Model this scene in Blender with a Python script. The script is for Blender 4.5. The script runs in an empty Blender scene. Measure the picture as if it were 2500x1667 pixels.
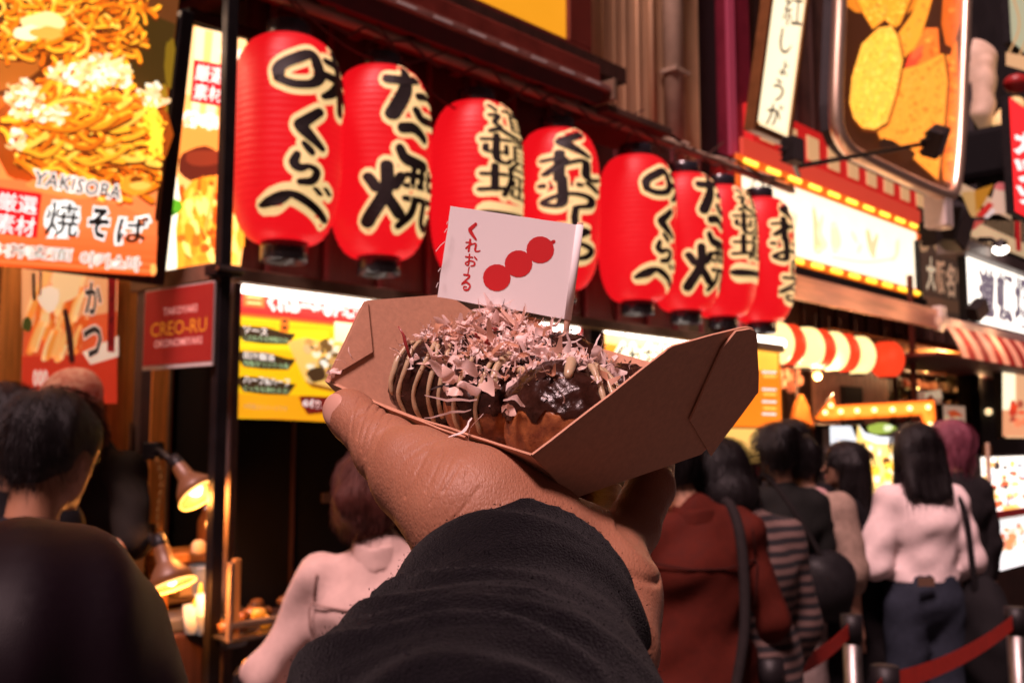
import bpy, bmesh, math, random
import numpy as np
from mathutils import Vector, Matrix, noise as mnoise, geometry
random.seed(7)
SC = bpy.context.scene
COL = SC.collection
R = math.radians
# ------------------------------------------------------------------ camera
FPX = 2430.0                              # focal length in pixels of the 2500 px wide photograph
PITCH = math.atan((1080-833.5)/FPX)
EYE = Vector((0, 0, 1.55))
cam = bpy.data.cameras.new('camera')
cam.sensor_width = 36; cam.lens = 36*FPX/2500
cam.clip_start = .02; cam.clip_end = 300
cam.dof.use_dof = True; cam.dof.focus_distance = .37; cam.dof.aperture_fstop = 19; cam.dof.aperture_blades = 0
camo = bpy.data.objects.new('camera', cam); COL.objects.link(camo)
camo.location = EYE; camo.rotation_euler = (R(90)+PITCH, 0, 0)
SC.camera = camo
# ------------------------------------------------------------------ night sky, street glow, exposure
world = bpy.data.worlds.new('World'); SC.world = world; world.use_nodes = True
wn = world.node_tree.nodes; wl = world.node_tree.links
sky = wn.new('ShaderNodeTexSky'); sky.sky_type = 'NISHITA'; sky.sun_disc = False
SUN_EL, SUN_AZ = 58.0, 205.0              # azimuth of the light's origin, clockwise from +Y
sky.sun_elevation = R(-4); sky.sun_rotation = R(SUN_AZ)
bg = wn['Background']; bg.inputs[1].default_value = .03
glow = wn.new('ShaderNodeMix'); glow.data_type = 'RGBA'; glow.blend_type = 'ADD'; glow.inputs[0].default_value = 1
glow.inputs[7].default_value = (.70, .27, .18, 1)          # town light on the night sky, the same all round
wl.new(sky.outputs[0], glow.inputs[6]); wl.new(glow.outputs[2], bg.inputs[0])
sun = bpy.data.lights.new('street_glow', 'SUN'); sun.energy = 5.0; sun.angle = R(14); sun.color = (1.0, .64, .64)
suno = bpy.data.objects.new('street_glow', sun); COL.objects.link(suno)
_d = Vector((math.sin(R(SUN_AZ))*math.cos(R(SUN_EL)), math.cos(R(SUN_AZ))*math.cos(R(SUN_EL)), math.sin(R(SUN_EL))))
suno.rotation_euler = _d.to_track_quat('Z', 'Y').to_euler()
suno.location = (-6, -6, 9)
vs = SC.view_settings
vs.view_transform = 'Standard'; vs.look = 'None'; vs.exposure = .25; vs.gamma = 1; vs.use_curve_mapping = False
SC.cycles.use_denoising = True
SC.cycles.max_bounces = 6; SC.cycles.diffuse_bounces = 3; SC.cycles.glossy_bounces = 3; SC.cycles.transmission_bounces = 5
SC.cycles.sample_clamp_indirect = 4

# ------------------------------------------------------------------ helpers
FW = Vector((0, math.cos(PITCH), math.sin(PITCH))); UP = Vector((0, -math.sin(PITCH), math.cos(PITCH))); RT = Vector((1, 0, 0))
def ray(x, y): return FW + RT*((x-1250)/FPX) + UP*((833.5-y)/FPX)
def W(x, y, d): return EYE + ray(x, y)*d
ANG = math.atan2(.72, .693)               # the street front runs away to the right
FD = Vector((math.cos(ANG), math.sin(ANG), 0)); FN = Vector((math.sin(ANG), -math.cos(ANG), 0))
FP0 = Vector((-.845, 3.67, 0))
def hit(x, y, P0, N):
    r = ray(x, y); return EYE + r*((P0-EYE).dot(N)/r.dot(N))
def front(x, y, n=0.0): return hit(x, y, FP0+FN*n, FN)
def frame(x, y, n=0.0, tilt=0.0, ang=ANG):
    """matrix of a panel: origin where the pixel's sight line meets the plane, local x along it, -y towards the street"""
    return Matrix.Translation(front(x, y, n)) @ Matrix.Rotation(ang, 4, 'Z') @ Matrix.Rotation(tilt, 4, 'X')
def frame_at(P, ang=ANG, tilt=0.0):
    return Matrix.Translation(P) @ Matrix.Rotation(ang, 4, 'Z') @ Matrix.Rotation(tilt, 4, 'X')
def pl(M, x, y, yo=0.0):
    N = M.to_3x3() @ Vector((0, 1, 0)); P0 = M @ Vector((0, yo, 0))
    q = M.inverted() @ hit(x, y, P0, N); return (q.x, q.z)

def lin(c): 
    c = c/255.0
    return c/12.92 if c <= .04045 else ((c+.055)/1.055)**2.4
def rgb(r, g, b): return (lin(r), lin(g), lin(b))

_mats = {}
def mat(name, base=(.5,.5,.5), rough=.6, metal=0.0, emit=None, es=0.0, spec=.5, var=0.0, vscale=8.0, bump=0.0, bscale=60.0, stretch=(1,1,1), var2=None, sss=0.0, trans=0.0, sheen=0.0, coat=0.0, bdist=.002):
    if name in _mats: return _mats[name]
    m = bpy.data.materials.new(name); m.use_nodes = True; _mats[name] = m
    nt = m.node_tree; b = nt.nodes['Principled BSDF']
    b.inputs['Base Color'].default_value = (*base, 1); b.inputs['Roughness'].default_value = rough
    b.inputs['Metallic'].default_value = metal; b.inputs['Specular IOR Level'].default_value = spec
    b.inputs['Coat Weight'].default_value = coat; b.inputs['Sheen Weight'].default_value = sheen
    b.inputs['Transmission Weight'].default_value = trans
    if sss: b.inputs['Subsurface Weight'].default_value = sss; b.inputs['Subsurface Radius'].default_value = (.006,.0025,.0015); b.inputs['Subsurface Scale'].default_value = 1
    if emit is not None:
        b.inputs['Emission Color'].default_value = (*emit, 1); b.inputs['Emission Strength'].default_value = es
    if var or bump:
        tc = nt.nodes.new('ShaderNodeTexCoord'); mp = nt.nodes.new('ShaderNodeMapping'); mp.inputs['Scale'].default_value = stretch
        nt.links.new(tc.outputs['Object'], mp.inputs[0])
    if var:
        n = nt.nodes.new('ShaderNodeTexNoise'); n.inputs['Scale'].default_value = vscale; n.inputs['Detail'].default_value = 6; n.inputs['Roughness'].default_value = .65
        nt.links.new(mp.outputs[0], n.inputs[0])
        mx = nt.nodes.new('ShaderNodeMix'); mx.data_type = 'RGBA'
        lo = var2 if var2 else tuple(x*(1-var) for x in base)
        hi = tuple(min(1, x*(1+var)) for x in base) if not var2 else base
        mx.inputs[6].default_value = (*lo, 1); mx.inputs[7].default_value = (*hi, 1)
        rp = nt.nodes.new('ShaderNodeMapRange'); rp.inputs[1].default_value = .32; rp.inputs[2].default_value = .68
        nt.links.new(n.outputs[0], rp.inputs[0]); nt.links.new(rp.outputs[0], mx.inputs[0]); nt.links.new(mx.outputs[2], b.inputs['Base Color'])
        rr = nt.nodes.new('ShaderNodeMapRange'); rr.inputs[3].default_value = max(.02, rough-.12); rr.inputs[4].default_value = min(1, rough+.12)
        nt.links.new(n.outputs[0], rr.inputs[0]); nt.links.new(rr.outputs[0], b.inputs['Roughness'])
    if bump:
        n2 = nt.nodes.new('ShaderNodeTexNoise'); n2.inputs['Scale'].default_value = bscale; n2.inputs['Detail'].default_value = 5
        nt.links.new(mp.outputs[0], n2.inputs[0])
        bp = nt.nodes.new('ShaderNodeBump'); bp.inputs['Strength'].default_value = bump; bp.inputs['Distance'].default_value = bdist
        nt.links.new(n2.outputs[0], bp.inputs['Height']); nt.links.new(bp.outputs[0], b.inputs['Normal'])
    return m
def print_mat(name, es, rough=.5):
    """flat print: colours come from the print's own inks; es > 0 adds a glow, from a lamp box or in place of light on it"""
    if name in _mats: return _mats[name]
    m = bpy.data.materials.new(name); m.use_nodes = True; _mats[name] = m
    nt = m.node_tree; b = nt.nodes['Principled BSDF']; a = nt.nodes.new('ShaderNodeAttribute'); a.attribute_name = 'Col'
    nt.links.new(a.outputs['Color'], b.inputs['Base Color']); b.inputs['Roughness'].default_value = rough
    if es > 0:
        nt.links.new(a.outputs['Color'], b.inputs['Emission Color']); b.inputs['Emission Strength'].default_value = es
    return m

def mesh_obj(name, verts, faces, m=None, parent=None, smooth=False, cols=None, kind=None):
    me = bpy.data.meshes.new(name); me.from_pydata([tuple(v) for v in verts], [], faces); me.validate(); me.update()
    if cols is not None:
        at = me.color_attributes.new('Col', 'FLOAT_COLOR', 'POINT')
        at.data.foreach_set('color', np.array([(c[0], c[1], c[2], 1.0) for c in cols], dtype=np.float32).ravel())
    if m: me.materials.append(m)
    if smooth: me.polygons.foreach_set('use_smooth', [True]*len(me.polygons))
    o = bpy.data.objects.new(name, me); COL.objects.link(o)
    if parent is not None: o.parent = parent
    if kind: o['kind'] = kind
    return o
class MB:
    """collects simple solids into one mesh"""
    def __init__(s): s.v = []; s.f = []
    def add(s, v, f):
        b = len(s.v); s.v += [Vector(x) for x in v]; s.f += [tuple(b+i for i in q) for q in f]; return s
    def box(s, x0, y0, z0, x1, y1, z1, bev=0.0):
        bm = bmesh.new(); bmesh.ops.create_cube(bm, size=1)
        for v in bm.verts: v.co = Vector(((x0+x1)/2+v.co.x*(x1-x0), (y0+y1)/2+v.co.y*(y1-y0), (z0+z1)/2+v.co.z*(z1-z0)))
        if bev: bmesh.ops.bevel(bm, geom=bm.edges[:], offset=bev, segments=2, affect='EDGES', profile=.5)
        bm.verts.index_update(); s.add([v.co.copy() for v in bm.verts], [tuple(v.index for v in f.verts) for f in bm.faces]); bm.free(); return s
    def prism(s, pts, y0, y1):
        """polygon given in (x, z), extruded from y0 to y1"""
        n = len(pts); v = [(p[0], y0, p[1]) for p in pts]+[(p[0], y1, p[1]) for p in pts]
        f = [tuple(range(n)), tuple(range(2*n-1, n-1, -1))]+[(i, i+n, (i+1) % n+n, (i+1) % n) for i in range(n)]
        return s.add(v, f)
    def tube(s, pts, r, n=8, cap=True):
        pts = [Vector(p) for p in pts]; rs = r if isinstance(r, (list, tuple)) else [r]*len(pts)
        b = len(s.v); up = None
        for i, p in enumerate(pts):
            t = (pts[min(i+1, len(pts)-1)]-pts[max(i-1, 0)]).normalized()
            if up is None:
                up = Vector((0, 0, 1)) if abs(t.z) < .9 else Vector((1, 0, 0))
            a = t.cross(up).normalized(); c = a.cross(t).normalized(); up = c
            for k in range(n):
                q = 2*math.pi*k/n; s.v.append(p+(a*math.cos(q)+c*math.sin(q))*rs[i])
        for i in range(len(pts)-1):
            for k in range(n):
                s.f.append((b+i*n+k, b+i*n+(k+1) % n, b+(i+1)*n+(k+1) % n, b+(i+1)*n+k))
        if cap:
            s.f.append(tuple(b+k for k in range(n-1, -1, -1))); e = b+(len(pts)-1)*n; s.f.append(tuple(e+k for k in range(n)))
        return s
    def lathe(s, prof, n=32, M=None, cap=True):
        b = len(s.v)
        for r, z in prof:
            for k in range(n):
                q = 2*math.pi*k/n; v = Vector((r*math.cos(q), r*math.sin(q), z)); s.v.append(M @ v if M else v)
        for i in range(len(prof)-1):
            for k in range(n): s.f.append((b+i*n+k, b+i*n+(k+1) % n, b+(i+1)*n+(k+1) % n, b+(i+1)*n+k))
        if cap:
            s.f.append(tuple(b+k for k in range(n-1, -1, -1))); e = b+(len(prof)-1)*n; s.f.append(tuple(e+k for k in range(n)))
        return s
    def ball(s, c, r, sub=2, jag=0.0, seed=0):
        bm = bmesh.new(); bmesh.ops.create_icosphere(bm, subdivisions=sub, radius=1)
        rr = r if isinstance(r, (tuple, list)) else (r, r, r); c = Vector(c)
        for v in bm.verts:
            k = 1+jag*mnoise.noise(v.co*2.2+Vector((seed, 0, 0))); v.co = Vector((v.co.x*rr[0]*k, v.co.y*rr[1]*k, v.co.z*rr[2]*k))+c
        s.add([v.co.copy() for v in bm.verts], [tuple(v.index for v in f.verts) for f in bm.faces]); bm.free(); return s
    def build(s, name, m, parent=None, smooth=False, kind=None): return mesh_obj(name, s.v, s.f, m, parent, smooth, kind=kind)
def tag(o, label, cat, group=None):
    o['label'] = label; o['category'] = cat
    if group: o['group'] = group
    return o
def thing(name, label, cat, M=None, group=None):
    o = bpy.data.objects.new(name, None); COL.objects.link(o); o.empty_display_size = .1
    if M is not None: o.matrix_world = M
    return tag(o, label, cat, group)
def structure(o): o['kind'] = 'structure'; return o
def dup_tree(o, parent=None):
    c = o.copy(); COL.objects.link(c); c.parent = parent
    for ch in list(o.children): dup_tree(ch, c)
    return c

# text and brush strokes as flat outlines
_tcache = {}
def text_poly(s, bold=0.0):
    k = (s, bold)
    if k in _tcache: return _tcache[k]
    c = bpy.data.curves.new('t', 'FONT'); c.body = s; c.offset = bold; c.resolution_u = 2; c.fill_mode = 'FRONT'
    o = bpy.data.objects.new('t', c); COL.objects.link(o)
    dg = bpy.context.evaluated_depsgraph_get(); dg.update()
    m = bpy.data.meshes.new_from_object(o.evaluated_get(dg))
    v = [(q.co.x, q.co.y) for q in m.vertices]; f = [tuple(p.vertices) for p in m.polygons]
    bpy.data.objects.remove(o); bpy.data.curves.remove(c); bpy.data.meshes.remove(m)
    _tcache[k] = (v, f); return v, f
def smooth_line(pts, n=5):
    """Catmull-Rom through points of any dimension"""
    P = [np.array(p, float) for p in pts]
    if len(P) == 2: return [P[0]+(P[1]-P[0])*t for t in np.linspace(0, 1, 3)]
    P = [2*P[0]-P[1]]+P+[2*P[-1]-P[-2]]; out = []
    for i in range(1, len(P)-2):
        for t in np.linspace(0, 1, n, endpoint=False):
            a, b, c, d = P[i-1], P[i], P[i+1], P[i+2]
            out.append(.5*((2*b)+(c-a)*t+(2*a-5*b+4*c-d)*t*t+(3*b-a-3*c+d)*t**3))
    out.append(P[-2]); return out
def stroke_poly(pts, grow=0.0, n=5):
    """a brush stroke (x, y, width) -> vertices and faces, round ends"""
    L = smooth_line(pts, n); v = []; f = []
    L = [(p[0], p[1], max(.004, p[2]/2+grow)) for p in L]
    for i, (x, y, r) in enumerate(L):
        a = L[max(i-1, 0)]; b = L[min(i+1, len(L)-1)]; dx, dy = b[0]-a[0], b[1]-a[1]; q = math.hypot(dx, dy) or 1
        nx, ny = -dy/q, dx/q; v += [(x+nx*r, y+ny*r), (x-nx*r, y-ny*r)]
        if i: k = 2*i; f.append((k-2, k-1, k+1, k))
    for i in (0, len(L)-1):
        x, y, r = L[i]; b = len(v); v += [(x+r*math.cos(2*math.pi*k/10), y+r*math.sin(2*math.pi*k/10)) for k in range(10)]; f.append(tuple(range(b, b+10)))
    return v, f
GLYPH = {
 '味': [[(.07,.46,.10),(.08,.64,.13),(.27,.80,.14),(.42,.88,.12),(.48,.70,.13),(.49,.56,.13),(.40,.44,.11),(.22,.40,.11),(.07,.46,.10)],
        [(.60,.84,.10),(.78,.84,.12),(.96,.88,.08)], [(.56,.62,.11),(.78,.62,.13),(1.0,.68,.09)], [(.78,1.0,.12),(.80,.6,.14),(.80,.16,.12)], [(.76,.56,.12),(.66,.40,.12),(.54,.30,.08)], [(.82,.54,.10),(.92,.40,.12),(1.02,.32,.10)]],
 'く': [[(.66,.96,.20),(.36,.66,.24),(.28,.54,.26),(.44,.34,.24),(.74,.06,.15)]],
 'ら': [[(.42,.98,.12),(.50,.90,.16),(.60,.80,.16)], [(.28,.70,.16),(.22,.50,.2),(.36,.40,.18),(.56,.46,.12),(.74,.36,.18),(.64,.14,.18),(.36,.08,.14)]],
 'べ': [[(.02,.36,.16),(.16,.48,.26),(.36,.70,.2),(.60,.52,.18),(.98,.10,.16)], [(.70,.94,.09),(.78,.80,.10)], [(.86,1.0,.09),(.94,.86,.10)]],
 'た': [[(.06,.76,.18),(.30,.78,.18),(.62,.86,.14)], [(.40,1.0,.16),(.34,.60,.22),(.12,.06,.22)], [(.58,.52,.14),(.78,.58,.14),(.94,.54,.12)], [(.52,.22,.16),(.64,.08,.16),(.96,.12,.14)]],
 'こ': [[(.16,.84,.22),(.5,.88,.22),(.84,.72,.2)], [(.12,.38,.22),(.30,.18,.24),(.88,.12,.2)]],
 '焼': [[(.06,.78,.13),(.16,.60,.14)], [(.46,.82,.13),(.38,.64,.12)], [(.28,.98,.15),(.27,.55,.16),(.04,.06,.18)], [(.28,.48,.14),(.46,.20,.16)], [(.54,.86,.09),(1.0,.90,.09)], [(.64,.98,.08),(.62,.74,.08)], [(.78,1.0,.09),(.76,.70,.09)], [(.92,.98,.08),(.91,.74,.08)], [(.52,.68,.08),(1.02,.72,.09)], [(.52,.47,.09),(1.0,.50,.09)], [(.68,.46,.10),(.62,.22,.11),(.46,.02,.10)], [(.84,.46,.10),(.85,.14,.11),(1.0,.06,.10),(1.02,.22,.07)]],
 '道': [[(.50,.97,.09),(.56,.85,.09)], [(.84,.99,.09),(.76,.86,.08)], [(.36,.80,.10),(.98,.83,.10)], [(.52,.68,.10),(.53,.28,.10)], [(.52,.68,.08),(.86,.69,.10),(.86,.28,.10)], [(.54,.54,.06),(.84,.54,.06)], [(.54,.41,.06),(.84,.41,.06)], [(.52,.28,.08),(.86,.28,.08)], [(.06,.92,.12),(.18,.80,.13)], [(.03,.60,.11),(.22,.62,.12),(.12,.40,.12),(.24,.28,.11)], [(.03,.12,.12),(.22,.20,.13),(.5,.08,.13),(1.02,.04,.11)]],
 '頓': [[(.03,.82,.12),(.48,.88,.11)], [(.25,1.0,.12),(.25,.24,.14),(.42,.12,.12),(.52,.26,.08)], [(.08,.64,.10),(.10,.44,.11),(.42,.45,.09)], [(.42,.68,.09),(.42,.42,.10)], [(.55,.91,.09),(1.0,.92,.09)], [(.76,.88,.08),(.72,.76,.08)], [(.60,.74,.09),(.60,.26,.09)], [(.60,.74,.07),(.94,.75,.08),(.94,.26,.09)], [(.60,.58,.05),(.94,.58,.05)], [(.60,.42,.05),(.94,.42,.05)], [(.60,.26,.07),(.94,.26,.07)], [(.68,.22,.09),(.54,.03,.09)], [(.84,.22,.09),(1.0,.02,.10)]],
 '堀': [[(.03,.65,.13),(.40,.69,.12)], [(.22,.95,.13),(.22,.2,.14)], [(.0,.16,.14),(.42,.26,.13)], [(.48,.91,.09),(.95,.92,.09),(.95,.70,.09)], [(.5,.70,.08),(.95,.70,.08)], [(.5,.90,.10),(.5,.5,.11),(.38,.04,.11)], [(.73,.62,.09),(.73,.08,.10)], [(.58,.54,.08),(.58,.37,.08),(.90,.37,.08)], [(.90,.56,.08),(.90,.37,.08)], [(.55,.27,.08),(.55,.07,.09),(.96,.07,.09)], [(.97,.29,.08),(.97,.04,.09)]],
 '一': [[(.04,.46,.5),(.5,.50,.42),(.96,.54,.5)]],
 'れ': [[(.28,1.0,.15),(.27,.02,.15)], [(.04,.70,.12),(.36,.76,.11),(.08,.22,.13)], [(.12,.34,.09),(.48,.68,.12),(.68,.72,.14),(.68,.24,.15),(.80,.12,.14),(1.0,.24,.09)]],
 'お': [[(.06,.74,.14),(.62,.80,.13)], [(.35,1.0,.14),(.35,.18,.15),(.18,.10,.13),(.10,.24,.12),(.44,.48,.12),(.80,.42,.16),(.80,.18,.15),(.56,.06,.12)], [(.76,.88,.13),(.96,.70,.15)]],
 'ー': [[(.5,.98,.30),(.46,.5,.32),(.5,.02,.30)]],
 'る': [[(.20,.92,.12),(.74,.92,.14),(.42,.60,.13),(.12,.32,.12),(.50,.50,.13),(.86,.34,.16),(.72,.08,.15),(.40,.04,.12),(.32,.20,.10),(.56,.22,.10)]],
 '紅': [[(.28,.98,.08),(.10,.80,.08),(.30,.74,.08)], [(.40,.86,.08),(.08,.50,.08),(.42,.54,.07)], [(.24,.5,.08),(.24,.05,.09)], [(.08,.38,.07),(.04,.22,.08)], [(.36,.38,.07),(.44,.24,.08)], [(.54,.86,.09),(.98,.88,.09)], [(.76,.86,.09),(.76,.14,.09)], [(.48,.12,.10),(1.0,.14,.10)]],
 'し': [[(.30,.98,.12),(.26,.40,.14),(.40,.06,.13),(.70,.06,.12),(.94,.34,.06)]],
 'ょ': [[(.5,.9,.12),(.5,.2,.13),(.3,.1,.11),(.2,.25,.1),(.5,.3,.1),(.8,.12,.09)], [(.52,.66,.1),(.8,.68,.1)]],
 'う': [[(.34,.96,.12),(.62,.88,.12)], [(.18,.66,.12),(.50,.72,.12),(.80,.56,.14),(.70,.26,.13),(.36,.02,.09)]],
 'が': [[(.05,.68,.12),(.56,.74,.13),(.56,.30,.13),(.42,.10,.1)], [(.34,.98,.12),(.26,.5,.13),(.06,.08,.11)], [(.70,.74,.12),(.86,.44,.12)], [(.78,1.0,.08),(.86,.86,.08)], [(.92,1.02,.08),(1.0,.90,.08)]],
}
class Print:
    """flat print on a panel: every item lies 0.02 mm above the one before it"""
    def __init__(s, M, y0=-.0015, step=.00003): s.M = M; s.v = []; s.f = []; s.c = []; s.y = y0; s.st = step
    def raw(s, v2, f, col):
        b = len(s.v); s.v += [(p[0], s.y, p[1]) for p in v2]; s.f += [tuple(b+i for i in q) for q in f]; s.c += [col]*len(v2); s.y -= s.st
    def L(s, p): return pl(s.M, p[0], p[1])
    def poly(s, pts, col):
        P = [s.L(p) for p in pts]; t = geometry.tessellate_polygon([[Vector((x, y, 0)) for x, y in P]]); s.raw(P, [tuple(q) for q in t], col)
    def rect(s, x0, z0, x1, z1, col): s.raw([(x0, z0), (x1, z0), (x1, z1), (x0, z1)], [(0, 1, 2, 3)], col)
    def line(s, pts, w, col, n=5):
        """pts in pixels, w in pixels"""
        v, f = stroke_poly([(p[0], p[1], p[2] if len(p) > 2 else w) for p in pts], 0, n); s.raw([s.L(p) for p in v], f, col)
    def blob(s, cx, cy, rx, ry, col, jag=0.0, rot=0.0, n=18):
        pts = []; sd = random.random()*50
        for k in range(n):
            a = 2*math.pi*k/n; q = 1+jag*mnoise.noise(Vector((math.cos(a)*1.7+sd, math.sin(a)*1.7, sd))); x, y = rx*q*math.cos(a), ry*q*math.sin(a)
            pts.append((cx+x*math.cos(rot)-y*math.sin(rot), cy+x*math.sin(rot)+y*math.cos(rot)))
        s.poly(pts, col)
    def text(s, t, TL, TR, BL, col, bold=0.0):
        v, f = text_poly(t, bold); v0, _ = text_poly(t, 0.0)
        xs = [p[0] for p in v0]; ys = [p[1] for p in v0]; x0, x1, y0, y1 = min(xs), max(xs), min(ys), max(ys)
        a, b, c = (np.array(s.L(p)) for p in (TL, TR, BL)); w = (x1-x0) or 1; h = (y1-y0) or 1
        s.raw([tuple(a+(b-a)*((p[0]-x0)/w)+(c-a)*((y1-p[1])/h)) for p in v], f, col)
    def glyph(s, ch, TL, TR, BL, col, grow=0.0):
        a, b, c = (np.array(s.L(p)) for p in (TL, TR, BL))
        for st in GLYPH[ch]:
            v, f = stroke_poly(st, grow, 4); s.raw([tuple(a+(b-a)*p[0]+(c-a)*(1-p[1])) for p in v], f, col)
    def build(s, name, m, parent): return mesh_obj(name, s.v, s.f, m, parent, cols=s.c)

# ------------------------------------------------------------------ soft solids: signed distances and surface nets
def _smin(a, b, k):
    h = np.clip(.5+.5*(b-a)/k, 0, 1); return b*(1-h)+a*h-k*h*(1-h)
class Soft:
    def __init__(s): s.p = []
    def cone(s, a, b, ra, rb, k=.02, sq=None, op='u'):
        s.p.append(('c', np.array(a, float), np.array(b, float), ra, rb, k, sq, op)); return s
    def ell(s, c, r, k=.02, rot=None, op='u'):
        s.p.append(('e', np.array(c, float), np.array(r, float), rot, 0, k, None, op)); return s
    def cut(s, pt, n):
        """removes the half space in direction n"""
        n = np.array(n, float); s.p.append(('h', np.array(pt, float), n/np.linalg.norm(n), 0, 0, 0, None, 'x')); return s
    def ev(s, P):
        d = None
        for t, a, b, x, y, k, sq, op in s.p:
            if t == 'c':
                ab = b-a; q = P-a; tt = np.clip(q@ab/(ab@ab), 0, 1); e = q-tt[:, None]*ab
                if sq is not None: e = e/np.array(sq)
                v = np.sqrt((e*e).sum(1))-(x+(y-x)*tt)
            elif t == 'e':
                q = P-a
                if x is not None: q = q@x
                l = np.sqrt(((q/b)**2).sum(1)); g = np.sqrt(((q/(b*b))**2).sum(1))+1e-9; v = l*(l-1)/g
            else: v = (P-a)@b
            if d is None: d = v
            elif op == 'u': d = _smin(d, v, k)
            elif op == 's': d = -_smin(-d, v, k)
            else: d = np.maximum(d, v)
        return d
    def mesh(s, lo, hi, h, disp=None):
        lo = np.array(lo, float); n = [int(math.ceil((b-a)/h))+1 for a, b in zip(lo, hi)]
        g = np.stack(np.meshgrid(*[lo[i]+h*np.arange(n[i]) for i in range(3)], indexing='ij'), -1).reshape(-1, 3)
        d = s.ev(g)
        if disp is not None: d = d+disp(g)
        d = d.reshape(n); return nets(d, lo, h)
def nets(d, lo, h):
    ins = d < 0; n = d.shape; c = [k-1 for k in n]
    S = np.zeros(c); C = np.zeros(c); X = np.zeros(c+[3])
    cs = [(i, j, k) for i in (0, 1) for j in (0, 1) for k in (0, 1)]
    def sub(a, o): return a[o[0]:o[0]+c[0], o[1]:o[1]+c[1], o[2]:o[2]+c[2]]
    for a in range(8):
        for b in range(a+1, 8):
            A, B = cs[a], cs[b]
            if sum(abs(A[i]-B[i]) for i in range(3)) != 1: continue
            va, vb = sub(d, A), sub(d, B); m = (va < 0) != (vb < 0)
            t = np.where(m, va/np.where(m, va-vb, 1), 0)
            for i in range(3): X[..., i] += np.where(m, A[i]+(B[i]-A[i])*t, 0)
            C += m
    act = C > 0; idx = -np.ones(c, int); idx[act] = np.arange(act.sum())
    base = np.stack(np.meshgrid(*[np.arange(k) for k in c], indexing='ij'), -1)
    V = lo+h*(base[act]+X[act]/C[act][:, None]); F = []
    for ax in range(3):
        u, w = [(1, 2), (2, 0), (0, 1)][ax]
        a = [slice(None)]*3; a[ax] = slice(0, n[ax]-1); b = [slice(None)]*3; b[ax] = slice(1, n[ax])
        for q in (a, b): q[u] = slice(1, n[u]-1); q[w] = slice(1, n[w]-1)
        s0, s1 = ins[tuple(a)], ins[tuple(b)]
        I = np.argwhere(s0 != s1)
        if len(I) == 0: continue
        flip = s0[tuple(I.T)]; I2 = I.copy(); I2[:, u] += 1; I2[:, w] += 1
        def at(du, dw):
            J = I2.copy(); J[:, u] += du; J[:, w] += dw; return idx[tuple(J.T)]
        Q = np.stack([at(-1, -1), at(0, -1), at(0, 0), at(-1, 0)], 1)
        Q[~flip] = Q[~flip][:, ::-1]; F.append(Q[(Q >= 0).all(1)])
    return V, np.concatenate(F)
def soft_obj(name, vf, m, parent=None):
    V, F = vf; me = bpy.data.meshes.new(name)
    me.vertices.add(len(V)); me.vertices.foreach_set('co', V.astype(np.float32).ravel())
    me.loops.add(len(F)*4); me.loops.foreach_set('vertex_index', F.astype(np.int32).ravel())
    me.polygons.add(len(F)); me.polygons.foreach_set('loop_start', np.arange(0, len(F)*4, 4, dtype=np.int32)); me.polygons.foreach_set('loop_total', np.full(len(F), 4, dtype=np.int32))
    me.update(calc_edges=True); me.validate(); me.materials.append(m); me.polygons.foreach_set('use_smooth', [True]*len(me.polygons))
    o = bpy.data.objects.new(name, me); COL.objects.link(o)
    if parent is not None: o.parent = parent
    return o
# ================================================================== the street and its buildings
def S(s, n, z): return FP0+FD*s+FN*n+Vector((0, 0, z))
def sz(x, y, n):
    q = front(x, y, n)-FP0; return q.dot(FD), q.z
def solve_tilt(bot, top, n):
    """lean of a panel whose edge runs from pixel bot up to pixel top"""
    best = min((abs(pl(frame(*bot, n, R(a/4)), *top)[0]), a/4) for a in range(-60, 140))
    return R(best[1])
MF = Matrix.Translation(FP0) @ Matrix.Rotation(ANG, 4, 'Z')      # local x along the street, local y into the buildings
m_ground = mat('paving', (.055,.045,.042), .55, var=.35, vscale=6, bump=.4, bscale=90)
m_black = mat('black_paint', (.009,.007,.008), .5, spec=.25, var=.3, vscale=20)
m_blackmat = mat('black_matte', (.006,.005,.006), .85, spec=.15)
m_dwood = mat('dark_wood', (.045,.016,.010), .5, var=.45, vscale=7, stretch=(9,9,.6), bump=.3, bscale=30)
m_owood = mat('orange_wood', (.62,.25,.06), .45, var=.4, vscale=6, stretch=(10,10,.5), bump=.25, bscale=30)
m_tan = mat('tan_metal', (.20,.13,.085), .45, metal=.3, var=.25, vscale=14)
m_mauve = mat('mauve_post', (.11,.075,.072), .5, var=.2, vscale=12)
m_steel = mat('steel', (.22,.20,.19), .42, metal=1.0, var=.15, vscale=14)
m_beige = mat('beige_wall', (.66,.43,.24), .8, var=.22, vscale=3, stretch=(1,1,.3), bump=.3, bscale=50)
m_pipe = mat('grey_pipe', (.32,.23,.16), .5, var=.2, vscale=6)
m_dark = mat('dark_wall', (.020,.014,.016), .75, var=.4, vscale=3, bump=.3, bscale=25)
m_brown = mat('brown_wall', (.075,.032,.020), .7, var=.4, vscale=4, bump=.3, bscale=25)
m_maroon = mat('maroon_fabric', (.10,.012,.014), .65, var=.3, vscale=9, bump=.3, bscale=150)
m_redpaint = mat('red_paint', (.33,.012,.012), .45, var=.25, vscale=8)
m_redframe = mat('red_brown_frame', (.14,.018,.010), .5, var=.25, vscale=8)
m_white = mat('white_enamel', (.62,.55,.52), .4, var=.1, vscale=9)
m_cream = mat('cream_paint', (.62,.46,.30), .5, var=.15, vscale=9)
m_tube = mat('fluorescent_tube', (.9,.9,.9), .4, emit=(1,.90,.78), es=5.0)
m_bulb = mat('warm_bulb', (.9,.7,.4), .3, emit=(1,.62,.16), es=6.0)
m_bulb2 = mat('yellow_bulb', (.9,.7,.2), .3, emit=(1,.60,.03), es=1.7)
m_wire = mat('brown_wire', (.06,.025,.018), .5)
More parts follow.
